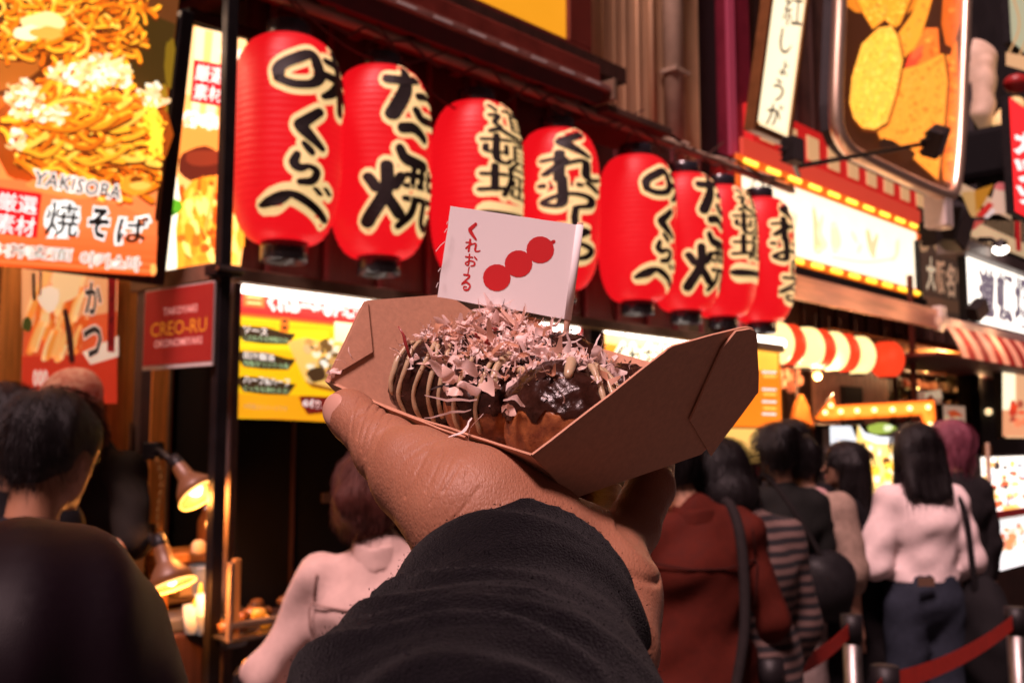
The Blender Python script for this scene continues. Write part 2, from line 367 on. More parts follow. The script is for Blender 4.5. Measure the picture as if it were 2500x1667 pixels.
m_card = print_mat('unlit_print', 0)
m_lit = print_mat('backlit_print', 1.15)
m_lit2 = print_mat('bright_backlit_print', 1.7)
m_dim = print_mat('softly_lit_print', .38)  # low glow stands in for light falling on unlit signs and posters

o = mesh_obj('street', [(-60,-40,0),(90,-40,0),(90,110,0),(-60,110,0)], [(0,1,2,3)], m_ground); structure(o)
# paving slabs near enough to be told apart
slab_m = MB().box(-.292,-.292,0,.292,.292,.012,.004)
slab_me = None
for i in range(9):
    for j in range(5):
        P = S(4.2+i*.6, 1.6-j*.6, .001)
        if slab_me is None:
            s0 = slab_m.build('paving_slab', m_ground, o); slab_me = s0.data
        else:
            s0 = bpy.data.objects.new('paving_slab', slab_me); COL.objects.link(s0); s0.parent = o
        s0.location = P; s0.rotation_euler = (0, 0, ANG)

# the food stand at the left: back wall, boards, eave
stand = thing('food_stand', 'dark timber food stand behind the row of red lanterns', 'food stand', MF)
MB().box(-3.4, .95, 0, 3.3, 1.1, 4.2).build('back_wall', m_dwood, stand)
pk = None
for i in range(20):                                   # upright boards inside, seen at the left
    x = -2.35+i*.145
    if pk is None: pk = MB().box(-.069, 0, 1.0, .069, .022, 3.2, .004).build('board', m_owood, stand); q = pk
    else: q = bpy.data.objects.new('board', pk.data); COL.objects.link(q); q.parent = stand
    q.location = (x, .92+.006*(i % 3), 0)
MB().box(-3.4, -.08, 3.42, 2.0, .95, 3.5).build('eave', m_dwood, stand)
for i in range(9): MB().box(-3.2+i*.62, -.06, 3.35, -3.14+i*.62, .93, 3.415).build('rafter', m_maroon, stand)
s0, z0 = sz(590, 1030, -.2); s1, z1 = sz(1440, 1030, -.2)
MB().box(s0, .22, 0, s1, .9, 2.12, .006).build('cabinet', m_blackmat, stand)
for x in (722, 930, 1180): 
    a, _ = sz(x, 1200, -.19); MB().box(a-.006, .205, .1, a+.006, .222, 2.0).build('door_edge', m_dwood, stand)
a, b = sz(795, 1203, -.19); c, d = sz(830, 1226, -.19); MB().box(a, .212, d, c, .2195, b).build('notice_plate', m_mauve, stand)
# wall above the tubes, behind the lanterns
s0, _ = sz(590, 600, -.35); MB().box(s0, .36, 2.2, 3.2, .44, 3.4).build('fascia', m_dwood, stand)
for i in range(12): MB().box(s0+.1+i*.29, .335, 2.2, s0+.125+i*.29, .358, 3.4).build('batten', m_maroon, stand)
# dark panel and orange column inside, left of the black pole
a, _ = sz(408, 1000, -.75); b, _ = sz(560, 1000, -.75); MB().box(a, .74, .9, b+.3, .80, 2.3).build('inner_panel', m_redframe, stand)
a, _ = sz(366, 1000, -.72); b, _ = sz(404, 1000, -.72); MB().box(a, .70, .8, b, .76, 2.3).build('column', m_owood, stand)
a2 = b; MB().box(a2, .69, .8, a2+.012, .735, 2.3).build('column_edge', m_tan, stand)
# counter
a, z = sz(150, 1560, -.3); b, _ = sz(600, 1560, -.3)
MB().box(a-1.2, -.02, 0, b+.9, .55, .92, .01).build('counter', m_dwood, stand)

# black pole, clamp and side rail
ps, _ = sz(543, 700, .15)
pole = thing('scaffold_pole', 'tall black square pole left of the first red lantern', 'pole', frame_at(S(ps, .15, 0)))
MB().box(-.021, -.021, 0, .021, .021, 3.75, .003).build('shaft', m_black, pole)
zc = sz(543, 662, .15)[1]
MB().box(-.05, -.045, zc-.018, .05, .035, zc+.018, .004).build('clamp', m_black, pole)
MB().tube([(-.05, -.05, zc), (.05, -.05, zc)], .009).build('clamp_bolt', m_steel, pole)
MB().box(-.09, -.09, 0, .09, .09, .012, .002).build('base_plate', m_black, pole)
ts, _ = sz(571, 900, .1)
o = MB().box(-.013, -.015, 0, .013, .015, sz(571, 690, .1)[1], .002).build('slim_post', m_mauve); o.matrix_world = frame_at(S(ts, .1, 0)); tag(o, 'slim mauve grey post tight against the right of the black pole', 'post')
PP = Vector((-1.33, 3.58, 0)); PO = S(ps, .15, 0); rd = (PO-PP); rang = math.atan2(rd.y, rd.x); rl = rd.length
side = thing('side_frame', 'brown metal side frame carrying the small red sign', 'frame', frame_at(PP, rang))
zt = sz(543, 662, .15)[1]
MB().box(-.024, -.02, 0, .024, .02, zt-.03, .003).build('upright', m_mauve, side)
MB().box(-.06, -.026, zt-.03, rl-.03, .026, zt+.03, .004).build('rail', m_tan, side)
MB().tube([(-.012, -.03, 1.0), (-.012, -.03, 1.62)], .007).build('conduit', m_tan, side)
# small red sign hanging from the side rail
MS = side.matrix_world.copy(); bpy.context.view_layer.update(); MS = Matrix.Translation(PP) @ Matrix.Rotation(rang, 4, 'Z')
def on_side(x, y, yo=-.03): return pl(MS, x, y, yo)
x0, z1 = on_side(360, 712); x1, _ = on_side(526, 800); _, z0 = on_side(355, 905)
rs = thing('hanging_sign', 'small dark red square sign with TAKOYAKI and OKONOMIYAKI in capitals', 'sign', MS)
MB().box(x0, -.04, z0, x1, -.03, z1, .002).build('board', m_white, rs)
PR = Print(MS, -.042)
PR.rect(x0+.006, z0+.016, x1, z1-.004, rgb(136,30,26))
def srect(t, fx0, fz0, fx1, fz1, col, bold=0):
    w, h = x1-x0, z1-z0; v, f = text_poly(t, bold); vv, _ = text_poly(t, 0)
    xa = min(p[0] for p in vv); xb = max(p[0] for p in vv); ya = min(p[1] for p in vv); yb = max(p[1] for p in vv)
    PR.raw([(x0+w*(fx0+(fx1-fx0)*(p[0]-xa)/(xb-xa)), z0+h*(fz0+(fz1-fz0)*(p[1]-ya)/(yb-ya))) for p in v], f, col)
srect('TAKOYAKI', .30,.66,.78,.75, rgb(225,160,150), .01)
srect('CREO-RU', .12,.41,.92,.58, rgb(205,130,35), .0)
srect('OKONOMIYAKI', .18,.27,.86,.36, rgb(225,160,150), .01)
PR.build('lettering', m_dim, rs)

# beam under the lanterns, lantern pipe
bs0, bz = sz(560, 672, .05); bs1 = 3.6
beam = MB().box(bs0, -.08, bz-.022, bs1, -.02, bz+.026, .004).build('beam', m_tan); beam.matrix_world = MF; tag(beam, 'long tan metal beam running under the red lanterns', 'beam')
pz = sz(1008, 112, 0)[1]
pipe = thing('lantern_pipe', 'dark overhead pipe from which the red lanterns hang', 'pipe', MF)
MB().tube([(-.9,0,pz), (1,0,pz), (3.9,0,pz-.02)], .024, 12).build('pipe', m_pipe, pipe)
for i in range(9): MB().tube([(-.3+i*.5, .0, pz+.03), (-.3+i*.5, .36, pz+.18)], .008).build('bracket', m_pipe, pipe)
pts = []
for i in range(60):
    s_ = -.8+i*.08; pts.append((s_, -.03+.02*math.sin(i*1.3), pz-.035+.03*math.sin(i*.9)+.02*math.sin(i*2.3)))
MB().tube(pts, .006, 6).build('cable', m_wire, pipe)
pts = [(-.8+i*.1, .02+.03*math.sin(i*.7), pz+.03+.03*math.cos(i*.8)) for i in range(48)]
MB().tube(pts, .008, 6).build('cable', m_blackmat, pipe)
for k, (a_, b_, dz) in enumerate(((-.2,.9,.2), (.3,1.4,.28), (1.1,2.2,.16), (1.9,3.0,.2))):
    pts = [(a_+(b_-a_)*t, -.04, pz+.1-dz*math.sin(math.pi*t)*1.2) for t in np.linspace(0,1,14)]
    MB().tube(pts, .0045, 6).build('loose_wire', m_wire, pipe)

# ------------------------------------------------------------------ red paper lanterns
LR, LH = .211, .78
m_lan = mat('lantern_red', (.08,.002,.003), .5, emit=(1,.007,.013), es=.70, var=.3, vscale=4, stretch=(3,3,12), spec=.3)
m_ink = mat('black_ink', (.014,.008,.008), .6)
m_cap = mat('lantern_cap', (.02,.02,.028), .25, spec=.8, var=.2, vscale=9)
m_creamglow = mat('cream_outline', (.6,.4,.22), .6, emit=rgb(255,212,145), es=.70)
def lan_r(t):
    """radius at height t, 0 at the bottom rim, 1 at the top rim"""
    u = 2*t-1
    k = (1-abs(u)**3.1)**.5 if u < 0 else (1-abs(u)**3.6)**.5
    return LR*max(.44, .44+.56*k)*(1-.02*(1-t))
def lantern_body():
    prof = []; n = 30*3
    for i in range(n+1):
        t = i/n; rib = .0015*math.cos(2*math.pi*t*30)
        prof.append((lan_r(t)+rib, t*LH))
    mb = MB().lathe(prof, 56, cap=False); return mb
def lantern_letters(chars, turn, parent, fat=1.0):
    vs_, fs_, w_, g_ = [], [], [], []
    def wrap(pts, faces, a0, aw, t0, t1, off, V, F):
        b = len(V)
        for x, y in pts:
            a = R(a0)+(x-.5)*R(aw); t = min(.985, max(.015, 1-(t1+(t0-t1)*y))); r = lan_r(t)+off
            V.append((r*math.sin(a), -r*math.cos(a), t*LH))
        F += [tuple(b+i for i in q) for q in faces]
    BV, BF, CV, CF = [], [], [], []; k = 0
    for ch, ac, aw, t0, t1 in chars:
        wpx = R(aw)*LR; hpx = (t1-t0)*LH
        for st in GLYPH[ch]:
            # widths are given in glyph units; keep the outline even on wide glyphs
            v, f = stroke_poly([(p[0], p[1], p[2]*fat) for p in st], 0, 6); wrap(v, f, turn+ac, aw, t0, t1, .0062+k*.00004, BV, BF)
            sc = .019; L = smooth_line([(p[0]*wpx, p[1]*hpx, p[2]*fat*(wpx+hpx)/2) for p in st], 6)
            v2, f2 = stroke_poly([tuple(q) for q in L], sc, 1); v2 = [(x/wpx, y/hpx) for x, y in v2]
            wrap(v2, f2, turn+ac, aw, t0, t1, .0030+k*.00004, CV, CF); k += 1
    mesh_obj('letter_outline', CV, CF, m_creamglow, parent)
    mesh_obj('lettering', BV, BF, m_ink, parent)
AJI = [('味',0,98,.10,.44), ('く',-9,50,.41,.60), ('ら',-13,46,.575,.775), ('べ',-18,80,.77,.925)]
TAK = [('た',2,74,.06,.33), ('こ',0,46,.34,.58), ('焼',-12,88,.57,.88)]
DOT = [('道',4,66,.05,.25), ('頓',0,78,.245,.42), ('堀',0,78,.41,.59), ('一',0,66,.64,.75)]
CRE = [('く',-2,80,.06,.22), ('れ',-4,92,.20,.38), ('お',-8,90,.36,.55), ('ー',-4,30,.55,.66), ('る',-4,80,.66,.85)]
LAN = [(699,'first and largest',AJI,0), (928,'second',TAK,0), (1163,'third',DOT,0), (1361,'fourth',CRE,-22), (1552,'fifth',AJI,4), (1668,'sixth',TAK,0), (1757,'seventh',DOT,0), (1850,'last',CRE,8)]
LTXT = {'first and largest': 'large red paper lantern beside the black pole, left end of the row', 'second': 'red paper lantern second from the black pole, three brush characters',
        'third': 'red paper lantern third from the black pole, half hidden by the paper flag', 'fourth': 'red paper lantern behind the right edge of the paper flag',
        'fifth': 'red paper lantern right of the flag, alone after a gap in the row', 'sixth': 'red paper lantern tucked third from the far right end of the row',
        'seventh': 'red paper lantern next to last at the far right end', 'last': 'farthest red paper lantern, against the bright bulb sign'}
lz0 = sz(699, 596, 0)[1]; body_me = None
for i, (x, nm, chars, turn) in enumerate(LAN):
    s_ = sz(x, 400, 0)[0]; 
    t = thing('paper_lantern', LTXT[nm], 'lantern', frame_at(S(s_, 0, lz0+.005*math.sin(i*2)), ANG+R(2*math.sin(i*3.1)), 0), 'red paper lanterns hanging in a row over the stand')
    if body_me is None:
        b = lantern_body().build('shade', m_lan, t, True); body_me = b.data
        capt = MB().lathe([(.085,LH-.004),(.088,LH-.002),(.088,LH+.062),(.084,LH+.066),(.080,LH+.066),(.078,LH+.01)], 40, cap=False).build('top_cap', m_cap, t, True)
        capb = MB().lathe([(.078,-.01),(.080,-.068),(.084,-.070),(.088,-.066),(.088,.002),(.085,.004)], 40, cap=False).build('bottom_cap', m_cap, t, True)
        hp = [(.088*math.cos(a), 0, LH+.02+.12*math.sin(a)) for a in np.linspace(0, math.pi, 14)]
        wh = MB().tube(hp, .004, 6).build('wire_handle', m_wire, t, True)
    else:
        for src in (b, capt, capb, wh):
            q = bpy.data.objects.new(src.name.split('.')[0], src.data); COL.objects.link(q); q.parent = t
    lantern_letters(chars, turn, t, 1.0 if chars is DOT else 1.10)

# ------------------------------------------------------------------ lamp tubes
def tube_lamp(label, p0, p1, n, r=.017):
    a, za = sz(*p0, n); b, zb = sz(*p1, n); z = (za+zb)/2
    t = thing('fluorescent_lamp', label, 'lamp', frame_at(S(a, n, z)), 'white fluorescent tubes under the beam')
    L = b-a
    MB().tube([(.02,0,0), (L-.02,0,0)], r, 14).build('tube', m_tube, t, True)
    MB().box(0, -.012, -.014, .02, .022, .03, .002).build('socket', m_white, t); MB().box(L-.02, -.012, -.014, L, .022, .03, .002).build('socket', m_white, t)
    MB().box(0, .0, .022, L, .04, .034, .002).build('batten', m_white, t)
tube_lamp('long white fluorescent tube glowing above the yellow menu board', (576,698), (1412,801), -.02, .025)
tube_lamp('white fluorescent tube right of the flag, above the orange banner', (1530,809), (1745,832), -.02, .03)
tube_lamp('short white fluorescent tube beyond the far corner of the food tray', (1800,822), (1912,842), -.02, .032)
tube_lamp('stub of fluorescent tube left end over the orange banner', (1476,800), (1524,806), -.02, .026)

# ------------------------------------------------------------------ yakisoba light box and its neighbour
tl = solve_tilt((364,672), (435,38), -.05)
M1 = frame(364, 672, -.05, tl); h1 = pl(M1, 435, 38)[1]
bx = thing('light_box', 'large glowing light box picturing fried noodles, YAKISOBA lettering', 'light box', M1)
MB().box(-1.35, 0, 0, 0, .12, h1, .004).build('case', m_black, bx)
MB().box(.002, -.02, -.03, .05, .12, h1+.02, .004).build('frame_bar', m_black, bx)
MB().box(-1.38, -.012, -.028, .0, .12, -.002, .004).build('frame_bar', m_black, bx)
P = Print(M1, -.002)
def clipx(p): return p
# ground colours, dark top to orange-red foot
bands = [(670,(228,84,30)),(630,(236,104,46)),(560,(240,128,70)),(490,(236,138,70)),(420,(214,112,44)),(330,(190,98,30)),(230,(150,78,24)),(100,(96,52,22)),(-60,(60,34,18)),(-200,(50,28,16))]
xr = lambda y: 364+(672-y)*(71/634)
BLc = (-260, 640)
for i in range(len(bands)-1):
    y0, c0 = bands[i]; y1, _ = bands[i+1]
    P.poly([(-300, y0-660*.09), (xr(y0)-3, y0), (xr(y1)-3, y1), (-300, y1-660*.09)], rgb(*c0))
P.poly([(310,12),(428,60),(404,240),(392,330),(340,220),(296,170),(330,120),(300,60)], rgb(64,44,14))
P.blob(415,160,14,60,rgb(120,92,20),.3); P.blob(398,250,12,50,rgb(150,112,26),.4)
P.poly([(-40,98),(90,128),(170,150),(250,166),(300,170),(300,190),(200,215),(60,240),(-60,230)], rgb(92,44,14))
P.poly([(-40,120),(60,110),(110,160),(40,215),(-50,230)], rgb(168,92,30))
def noodles(cx, cy, rx, ry, n, cols, w0, w1, curl, l0=30, l1=85):
    for _ in range(n):
        a = random.random()*6.28; q = math.sqrt(random.random()); x = cx+rx*q*math.cos(a); y = cy+ry*q*math.sin(a)
        th = random.uniform(-.6, .9); pts = []; L = random.uniform(l0, l1); k = random.uniform(-curl, curl); w = random.uniform(w0, w1)
        for i in range(5):
            if y > 668 or x > xr(y)-14: break
            pts.append((x, y, w)); x += L/4*math.cos(th); y += L/4*math.sin(th); th += k
        if len(pts) > 2: 
            P.line([(p[0], p[1]+w*.45, w*1.15) for p in pts], 0, rgb(96,36,10), 3)
            P.line(pts, 0, rgb(*random.choice(cols)), 3)
YEL = [(255,178,44),(246,150,30),(232,124,22),(255,198,74),(214,104,18),(250,166,40)]
# back heap
for yy in range(-160, 130, 22):
    noodles(130, yy, 215-max(0, yy)*.3, 22, 26, YEL, 7, 12, .7)
P.blob(95,60,52,30,rgb(255,226,150),.35); P.blob(62,84,34,18,rgb(255,240,190),.3); P.blob(110,84,40,16,rgb(240,170,70),.4)
for _ in range(26): P.blob(random.uniform(230,350), random.uniform(0,120), random.uniform(3,8), random.uniform(6,16), rgb(*random.choice([(230,130,24),(190,90,16),(120,60,12)])), .5, random.random()*3)
# front heap
P.blob(190,330,225,150,rgb(150,66,16),.12); P.blob(270,410,120,70,rgb(170,78,18),.1)
for yy in range(170, 470, 16):
    q = 1-abs((yy-330)/170)**2; noodles(170+(.22*(yy-200)), yy, 215*max(.35, q), 13, 24, YEL, 8, 14, .45)
for _ in range(34): P.blob(random.uniform(20,330), random.uniform(290,450), random.uniform(5,13), random.uniform(3,7), rgb(*random.choice([(104,36,10),(74,28,8),(128,52,14)])), .5, random.uniform(-.4,.7))
noodles(240,360,140,60,40,YEL,10,15,.35,50,110)
for k in range(30):   # long strands sweeping round the heap
    y = random.uniform(285,440); x = random.uniform(10,170); L = random.uniform(70,150); b_ = random.uniform(-.35,.3); w = random.uniform(9,14); q = []
    for i in range(5):
        t = i/4; xx = x+L*t; yy = y+b_*L*t+random.uniform(14,34)*math.sin(math.pi*t)*(1 if k % 3 else -1)
        if xx < xr(yy)-12: q.append((xx, yy, w))
    if len(q) > 2: P.line([(a, b+w*.4, w*1.1) for a, b, _ in q], 0, rgb(112,46,12), 4); P.line(q, 0, rgb(*YEL[k % 6]), 4)
for cx, cy, rx, ry in ((230,170,66,34),(150,182,50,26),(205,200,40,30),(275,185,30,30),(340,225,30,34),(360,252,26,18),(40,250,48,40),(110,280,50,22),(20,345,26,24),(30,215,30,18)):
    for _ in range(int(rx*ry/38)):
        a = random.random()*6.28; q = math.sqrt(random.random())
        px_, py_ = cx+rx*q*math.cos(a), cy+ry*q*math.sin(a)
        if px_ < xr(py_)-22: P.blob(px_, py_, random.uniform(4,13), random.uniform(3,8), rgb(*random.choice([(255,240,206),(255,224,160),(250,206,150),(255,248,228),(236,180,110),(255,214,140)])), .5, random.uniform(-1,1))
for _ in range(24): P.line([(random.uniform(330,372), random.uniform(250,380), 6), (random.uniform(350,376), random.uniform(300,400), 5)], 0, rgb(255,222,60), 3)
P.blob(310,452,42,26,rgb(244,150,40),.3); P.blob(312,440,16,9,rgb(130,60,14),.3); P.blob(318,455,26,10,rgb(255,190,80),.3)
P.poly([(30,440),(280,505),(362,540),(358,668),(-300,618),(-300,430)], rgb(238,120,62))
for k in range(6): P.poly([(-300,520+k*20),(362-k,575+k*18),(361-k,597+k*15),(-300,560+k*14)], rgb(238-k*2,112-k*5,56-k*5))
P.blob(130,462,90,20,rgb(222,140,70),.2,.15)
def olt(t, TL, TR, BL, ink, ol, b1, b0=.01):
    P.text(t, TL, TR, BL, ol, b1); P.text(t, TL, TR, BL, ink, b0)
olt('YAKISOBA', (68,418), (278,456), (60,452), rgb(70,54,44), rgb(246,236,226), .09, .012)
P.blob(132,534,44,44,rgb(250,246,240),.15); olt('焼', (98,492), (176,500), (88,572), rgb(24,16,14), rgb(250,246,240), .06, .008)
olt('そ', (202,508), (246,514), (194,575), rgb(24,16,14), rgb(250,246,240), .10, .04)
olt('ば', (270,530), (342,530), (262,592), rgb(24,16,14), rgb(250,246,240), .09, .015)
P.poly([(-30,457),(82,474),(70,580),(-40,566)], rgb(222,20,28))
P.text('厳選', (-22,468), (72,482), (-26,512), rgb(255,246,240), .006); P.text('素材', (-26,519), (68,532), (-32,566), rgb(255,246,240), .006)
olt('炒荞麦面', (-60,590), (156,606), (-64,622), rgb(84,76,56), rgb(246,238,226), .06, .0)
olt('야키소바', (178,612), (322,628), (174,646), rgb(84,76,56), rgb(246,238,226), .07, .0)
P.blob(352,655,8,14,rgb(255,180,90),.2)
P.build('noodle_print', m_lit, bx)

tl2 = solve_tilt((384,676), (460,53), -.36)
M2 = frame(384, 676, -.36, tl2); h2 = pl(M2, 460, 53)[1]; w2 = pl(M2, 600, 560)[0]
b2 = thing('light_box', 'narrow glowing light box picturing a fried skewer behind the black pole', 'light box', M2)
MB().box(0, 0, 0, w2, .12, h2, .004).build('case', m_black, b2)
MB().box(-.01, -.02, h2+.002, w2+.02, .12, h2+.05, .004).build('frame_bar', m_black, b2)
P = Print(M2, -.002)
P.rect(.008, .01, w2-.004, h2-.008, rgb(246,176,96))
P.poly([(462,66),(600,98),(600,250),(446,230)], rgb(255,206,140)); P.poly([(478,66),(540,80),(524,300),(466,280)], rgb(255,222,170))
P.poly([(500,74),(520,78),(500,290),(486,286)], rgb(250,190,110))
P.poly([(440,300),(600,320),(600,420),(434,400)], rgb(238,140,60))
P.blob(490,404,56,44,rgb(84,32,20),.15); P.blob(500,385,50,20,rgb(120,46,26),.2)
P.poly([(395,660),(402,520),(420,440),(432,430),(440,500),(430,660)], rgb(255,244,214))  # pale glare painted into the print along its left edge
P.poly([(432,660),(428,560),(440,480),(470,440),(510,430),(596,430),(596,600),(540,660)], rgb(240,150,40))
for _ in range(90): P.blob(random.uniform(440,580), random.uniform(450,640), random.uniform(5,14), random.uniform(8,26), rgb(*random.choice([(255,186,70),(236,130,30),(222,96,24),(255,206,110),(204,80,20)])), .4, -.4+random.random()*.5)
P.blob(424,505,22,16,rgb(80,150,30),.4,-.5); P.blob(418,520,10,7,rgb(50,110,24),.4)
P.line([(500,560,7),(528,430,6)], 0, rgb(250,150,60))
P.poly([(472,146),(600,170),(596,272),(463,248)], rgb(214,24,34))
P.text('厳選', (478,156), (548,168), (474,196), rgb(255,240,226), .008); P.text('素材', (474,204), (544,214), (470,242), rgb(255,240,226), .008)
olt('炸串', (450,272), (530,284), (446,306), rgb(190,180,160), rgb(255,246,230), .08, .01)
P.text('炸', (540,110), (585,118), (538,146), rgb(255,246,230), .05)
P.build('skewer_print', m_lit2, b2)

wl_ = thing('work_lamp', 'lamp tube over the stand at the very top left', 'lamp', frame_at(S(-.95, -.45, 3.2)))
MB().tube([(-.45,0,0),(.45,0,0)], .016, 12).build('tube', m_tube, wl_, True); MB().box(-.5,-.03,.02,.5,.03,.05,.004).build('batten', m_white, wl_)
al = bpy.data.lights.new('lamp_light', 'AREA'); al.shape = 'RECTANGLE'; al.size = .9; al.size_y = .05; al.energy = 16; al.color = (1,.60,.36); ao = bpy.data.objects.new('lamp_light', al); COL.objects.link(ao); ao.parent = wl_; ao.location = (0,0,-.03)
# poster with fried food on the boards at the left
M3 = frame(50, 950, -.86)
ps_ = thing('wall_poster', 'orange fried food poster with large brush characters on the board wall', 'poster', M3)
P = Print(M3, -.004)
w3, h3 = pl(M3, 288, 700)[0], pl(M3, 60, 640)[1]
MB().box(0, -.003, 0, w3, 0, h3+.1).build('sheet', m_white, ps_)
P.rect(0, 0, w3, h3+.09, rgb(232,96,50)); P.poly([(52,640),(285,660),(285,760),(52,800)], rgb(246,176,120))
P.poly([(52,870),(285,860),(285,985),(52,985)], rgb(214,60,36)); P.poly([(200,860),(288,820),(288,870),(220,890)], rgb(255,228,206))
for _ in range(70): 
    x = random.uniform(60,190); y = random.uniform(720,880)
    P.line([(x, y, random.uniform(8,16)), (x+8, y-30, 14), (x+22, y-66, 10)], 0, rgb(*random.choice([(250,160,70),(255,190,110),(236,120,44),(255,214,150),(226,100,36)])), 3)
P.blob(160,690,36,46,rgb(255,216,160),.3); P.blob(118,730,26,30,rgb(255,236,210),.3); P.blob(66,792,12,18,rgb(70,74,26),.3)
P.line([(158,760,12),(168,820,16),(174,880,14)], 0, rgb(60,24,22)); P.line([(80,670,8),(82,730,9)], 0, rgb(40,24,24)); P.line([(98,665,6),(96,720,6)], 0, rgb(120,70,60))
for t, TL, TR, BL in (('か',(208,690),(246,694),(206,764)), ('つ',(204,798),(246,800),(202,870))):
    P.text(t, TL, TR, BL, rgb(250,226,206), .07); P.text(t, TL, TR, BL, rgb(52,40,36), .03)
P.poly([(262,668),(282,670),(278,860),(260,858)], rgb(150,20,24)); P.text('道頓堀名物', (265,680), (278,681), (262,850), rgb(52,8,10), .01)
for x in (80,92,104): P.text('0', (x,905), (x+10,905), (x,940), rgb(255,220,206), .06)
P.text('創業以来', (110,930), (150,934), (110,950), rgb(255,220,206), .02)
P.build('poster_print', m_dim, ps_)

# yellow menu board under the first tube
M4 = frame(573, 1021, -.12)
mb_ = thing('menu_board', 'yellow menu board with red header and black arrow labels', 'menu board', M4)
w4 = pl(M4, 1428, 900)[0]; h4 = pl(M4, 575, 690)[1]
MB().box(0, 0, 0, w4, .05, h4, .004).build('case', m_white, mb_)
P = Print(M4, -.002)
P.rect(0, 0, w4, h4, rgb(246,190,16)); P.poly([(573,1018),(573,960),(1000,975),(1000,1040)], rgb(236,160,20))
P.poly([(580,800),(800,810),(800,860),(580,850)], rgb(252,220,30))
hz = h4*.755
P.rect(0, hz, w4, h4, rgb(198,28,24)); P.rect(0, hz, w4, hz+.012, rgb(226,90,24)); P.rect(0, h4-.02, w4, h4, rgb(255,120,90))
P.poly([(594,713),(646,718),(645,752),(593,747)], rgb(232,92,20)); P.poly([(602,722),(638,725),(637,730),(602,727)], rgb(250,190,120)); P.poly([(602,736),(638,739),(637,744),(602,741)], rgb(250,190,120))
olt('くれおーるのたこ焼', (656,718), (890,744), (654,756), rgb(150,30,24), rgb(255,250,246), .085, .0)
for i, (y, a_, b_) in enumerate(((815,'ソース','こだわりの特製だれ'), (877,'出汁醤油','特製オリジナル味'), (938,'ハーフ&ハーフ','どっちも味わえる!'))):
    P.poly([(576,y-9),(588,y-20),(650,y-16),(700,y-2),(722,y),(712,y+14),(702,y+26),(640,y+24),(594,y+18)], rgb(58,38,18))
    P.text(a_, (594,y-20), (594+(58 if i == 0 else 74 if i == 1 else 112),y-12), (594,y-3), rgb(250,236,226), .02)
    P.text(b_, (594,y+2), (704,y+10), (594,y+16), rgb(176,214,160), .0)
P.poly([(684,776),(706,778),(704,812),(682,810)], rgb(236,120,30)); P.blob(694,784,8,4,rgb(50,24,16)); P.blob(694,800,7,5,rgb(90,40,16))
P.poly([(700,834),(745,824),(838,846),(900,850),(860,960),(744,930)], rgb(240,190,96)); P.poly([(744,930),(860,960),(900,975),(760,945)], rgb(150,90,20))
for _ in range(46): P.blob(random.uniform(742,850), random.uniform(835,925), random.uniform(5,14), random.uniform(5,12), rgb(*random.choice([(244,230,196),(250,240,220),(216,180,120),(120,84,40),(78,54,30),(200,150,80)])), .4, random.random()*3)
P.blob(770,915,22,18,rgb(70,46,24),.3); P.blob(820,925,24,16,rgb(80,50,24),.3)
P.poly([(728,968),(745,966),(850,972),(860,1000),(750,1012),(736,990)], rgb(110,24,16))
P.text('6個入 500円', (738,972), (900,990), (738,992), rgb(250,220,214), .03)
P.text('※写真はイメージです', (594,984), (700,992), (594,997), rgb(150,140,96), .01)
P.poly([(815,785),(1428,850),(1428,880),(815,835)], rgb(255,236,190))
for k in range(20):   # red and white blossom border at the right end
    P.blob(random.uniform(1395,1426), random.uniform(790,850), 7, 8, rgb(*random.choice([(255,240,236),(250,214,214),(216,40,40)])), .3)
P.build('menu_print', print_mat('menu_backlit_print', .85), mb_)

# orange banner with brush lettering, orange price board
M5 = frame(1478, 1000, -.1); w5 = pl(M5, 1760, 900)[0]; h5 = pl(M5, 1478, 812)[1]
ob = thing('banner', 'orange lit banner with white edged brush lettering behind the tray flap', 'banner', M5)
MB().box(0, 0, 0, w5, .04, h5, .003).build('case', m_redframe, ob); P = Print(M5, -.002)
P.rect(0, 0, w5, h5, rgb(232,140,24)); P.rect(0, h5*.86, w5, h5, rgb(255,214,130))
for k, (ch, x, y, w, h) in enumerate((('く',1500,842,30,60),('れ',1532,846,40,56),('お',1570,846,38,54),('ー',1606,850,14,50),('る',1622,850,36,54))):
    P.glyph(ch, (x,y), (x+w,y+4), (x-4,y+h), rgb(250,240,214), .16)
for k, (ch, x, y, w, h) in enumerate((('く',1500,842,30,60),('れ',1532,846,40,56),('お',1570,846,38,54),('ー',1606,850,14,50),('る',1622,850,36,54))):
    P.glyph(ch, (x,y), (x+w,y+4), (x-4,y+h), rgb(44,38,24), -.01)
P.poly([(1490,925),(1750,935),(1750,1000),(1490,1000)], rgb(250,226,180))
P.build('banner_print', m_lit, ob)
M6 = frame(1840, 1046, -.02); w6 = pl(M6, 1905, 900)[0]; h6 = pl(M6, 1840, 838)[1]
pb = thing('price_board', 'bright orange price board beyond the tall flap of the food tray', 'price board', M6)
MB().box(-.5, 0, 0, w6, .05, h6, .004).build('case', m_redframe, pb); P = Print(M6, -.002)
P.rect(-.5, .01, w6-.005, h6-.01, rgb(240,120,20)); P.poly([(1780,850),(1898,850),(1898,905),(1780,900)], rgb(255,180,60))
for k, y in enumerate((908,918,950,962,980,996,1010)): P.line([(1862+3*(k%2),y,5),(1892,y+1,5)], 0, rgb(*((230,214,214),(255,196,90))[k % 2]))
P.build('price_print', m_lit, pb)
o = MB().box(0,0,0,.42,.03,.30,.004).build('lamp_box', mat('cream_lamp_panel', (.7,.5,.3), .5, emit=rgb(255,196,100), es=1.0)); o.matrix_world = frame(1765, 1132, -.05); tag(o, 'small cream lamp box glowing above the dark bobbed head', 'lamp box')
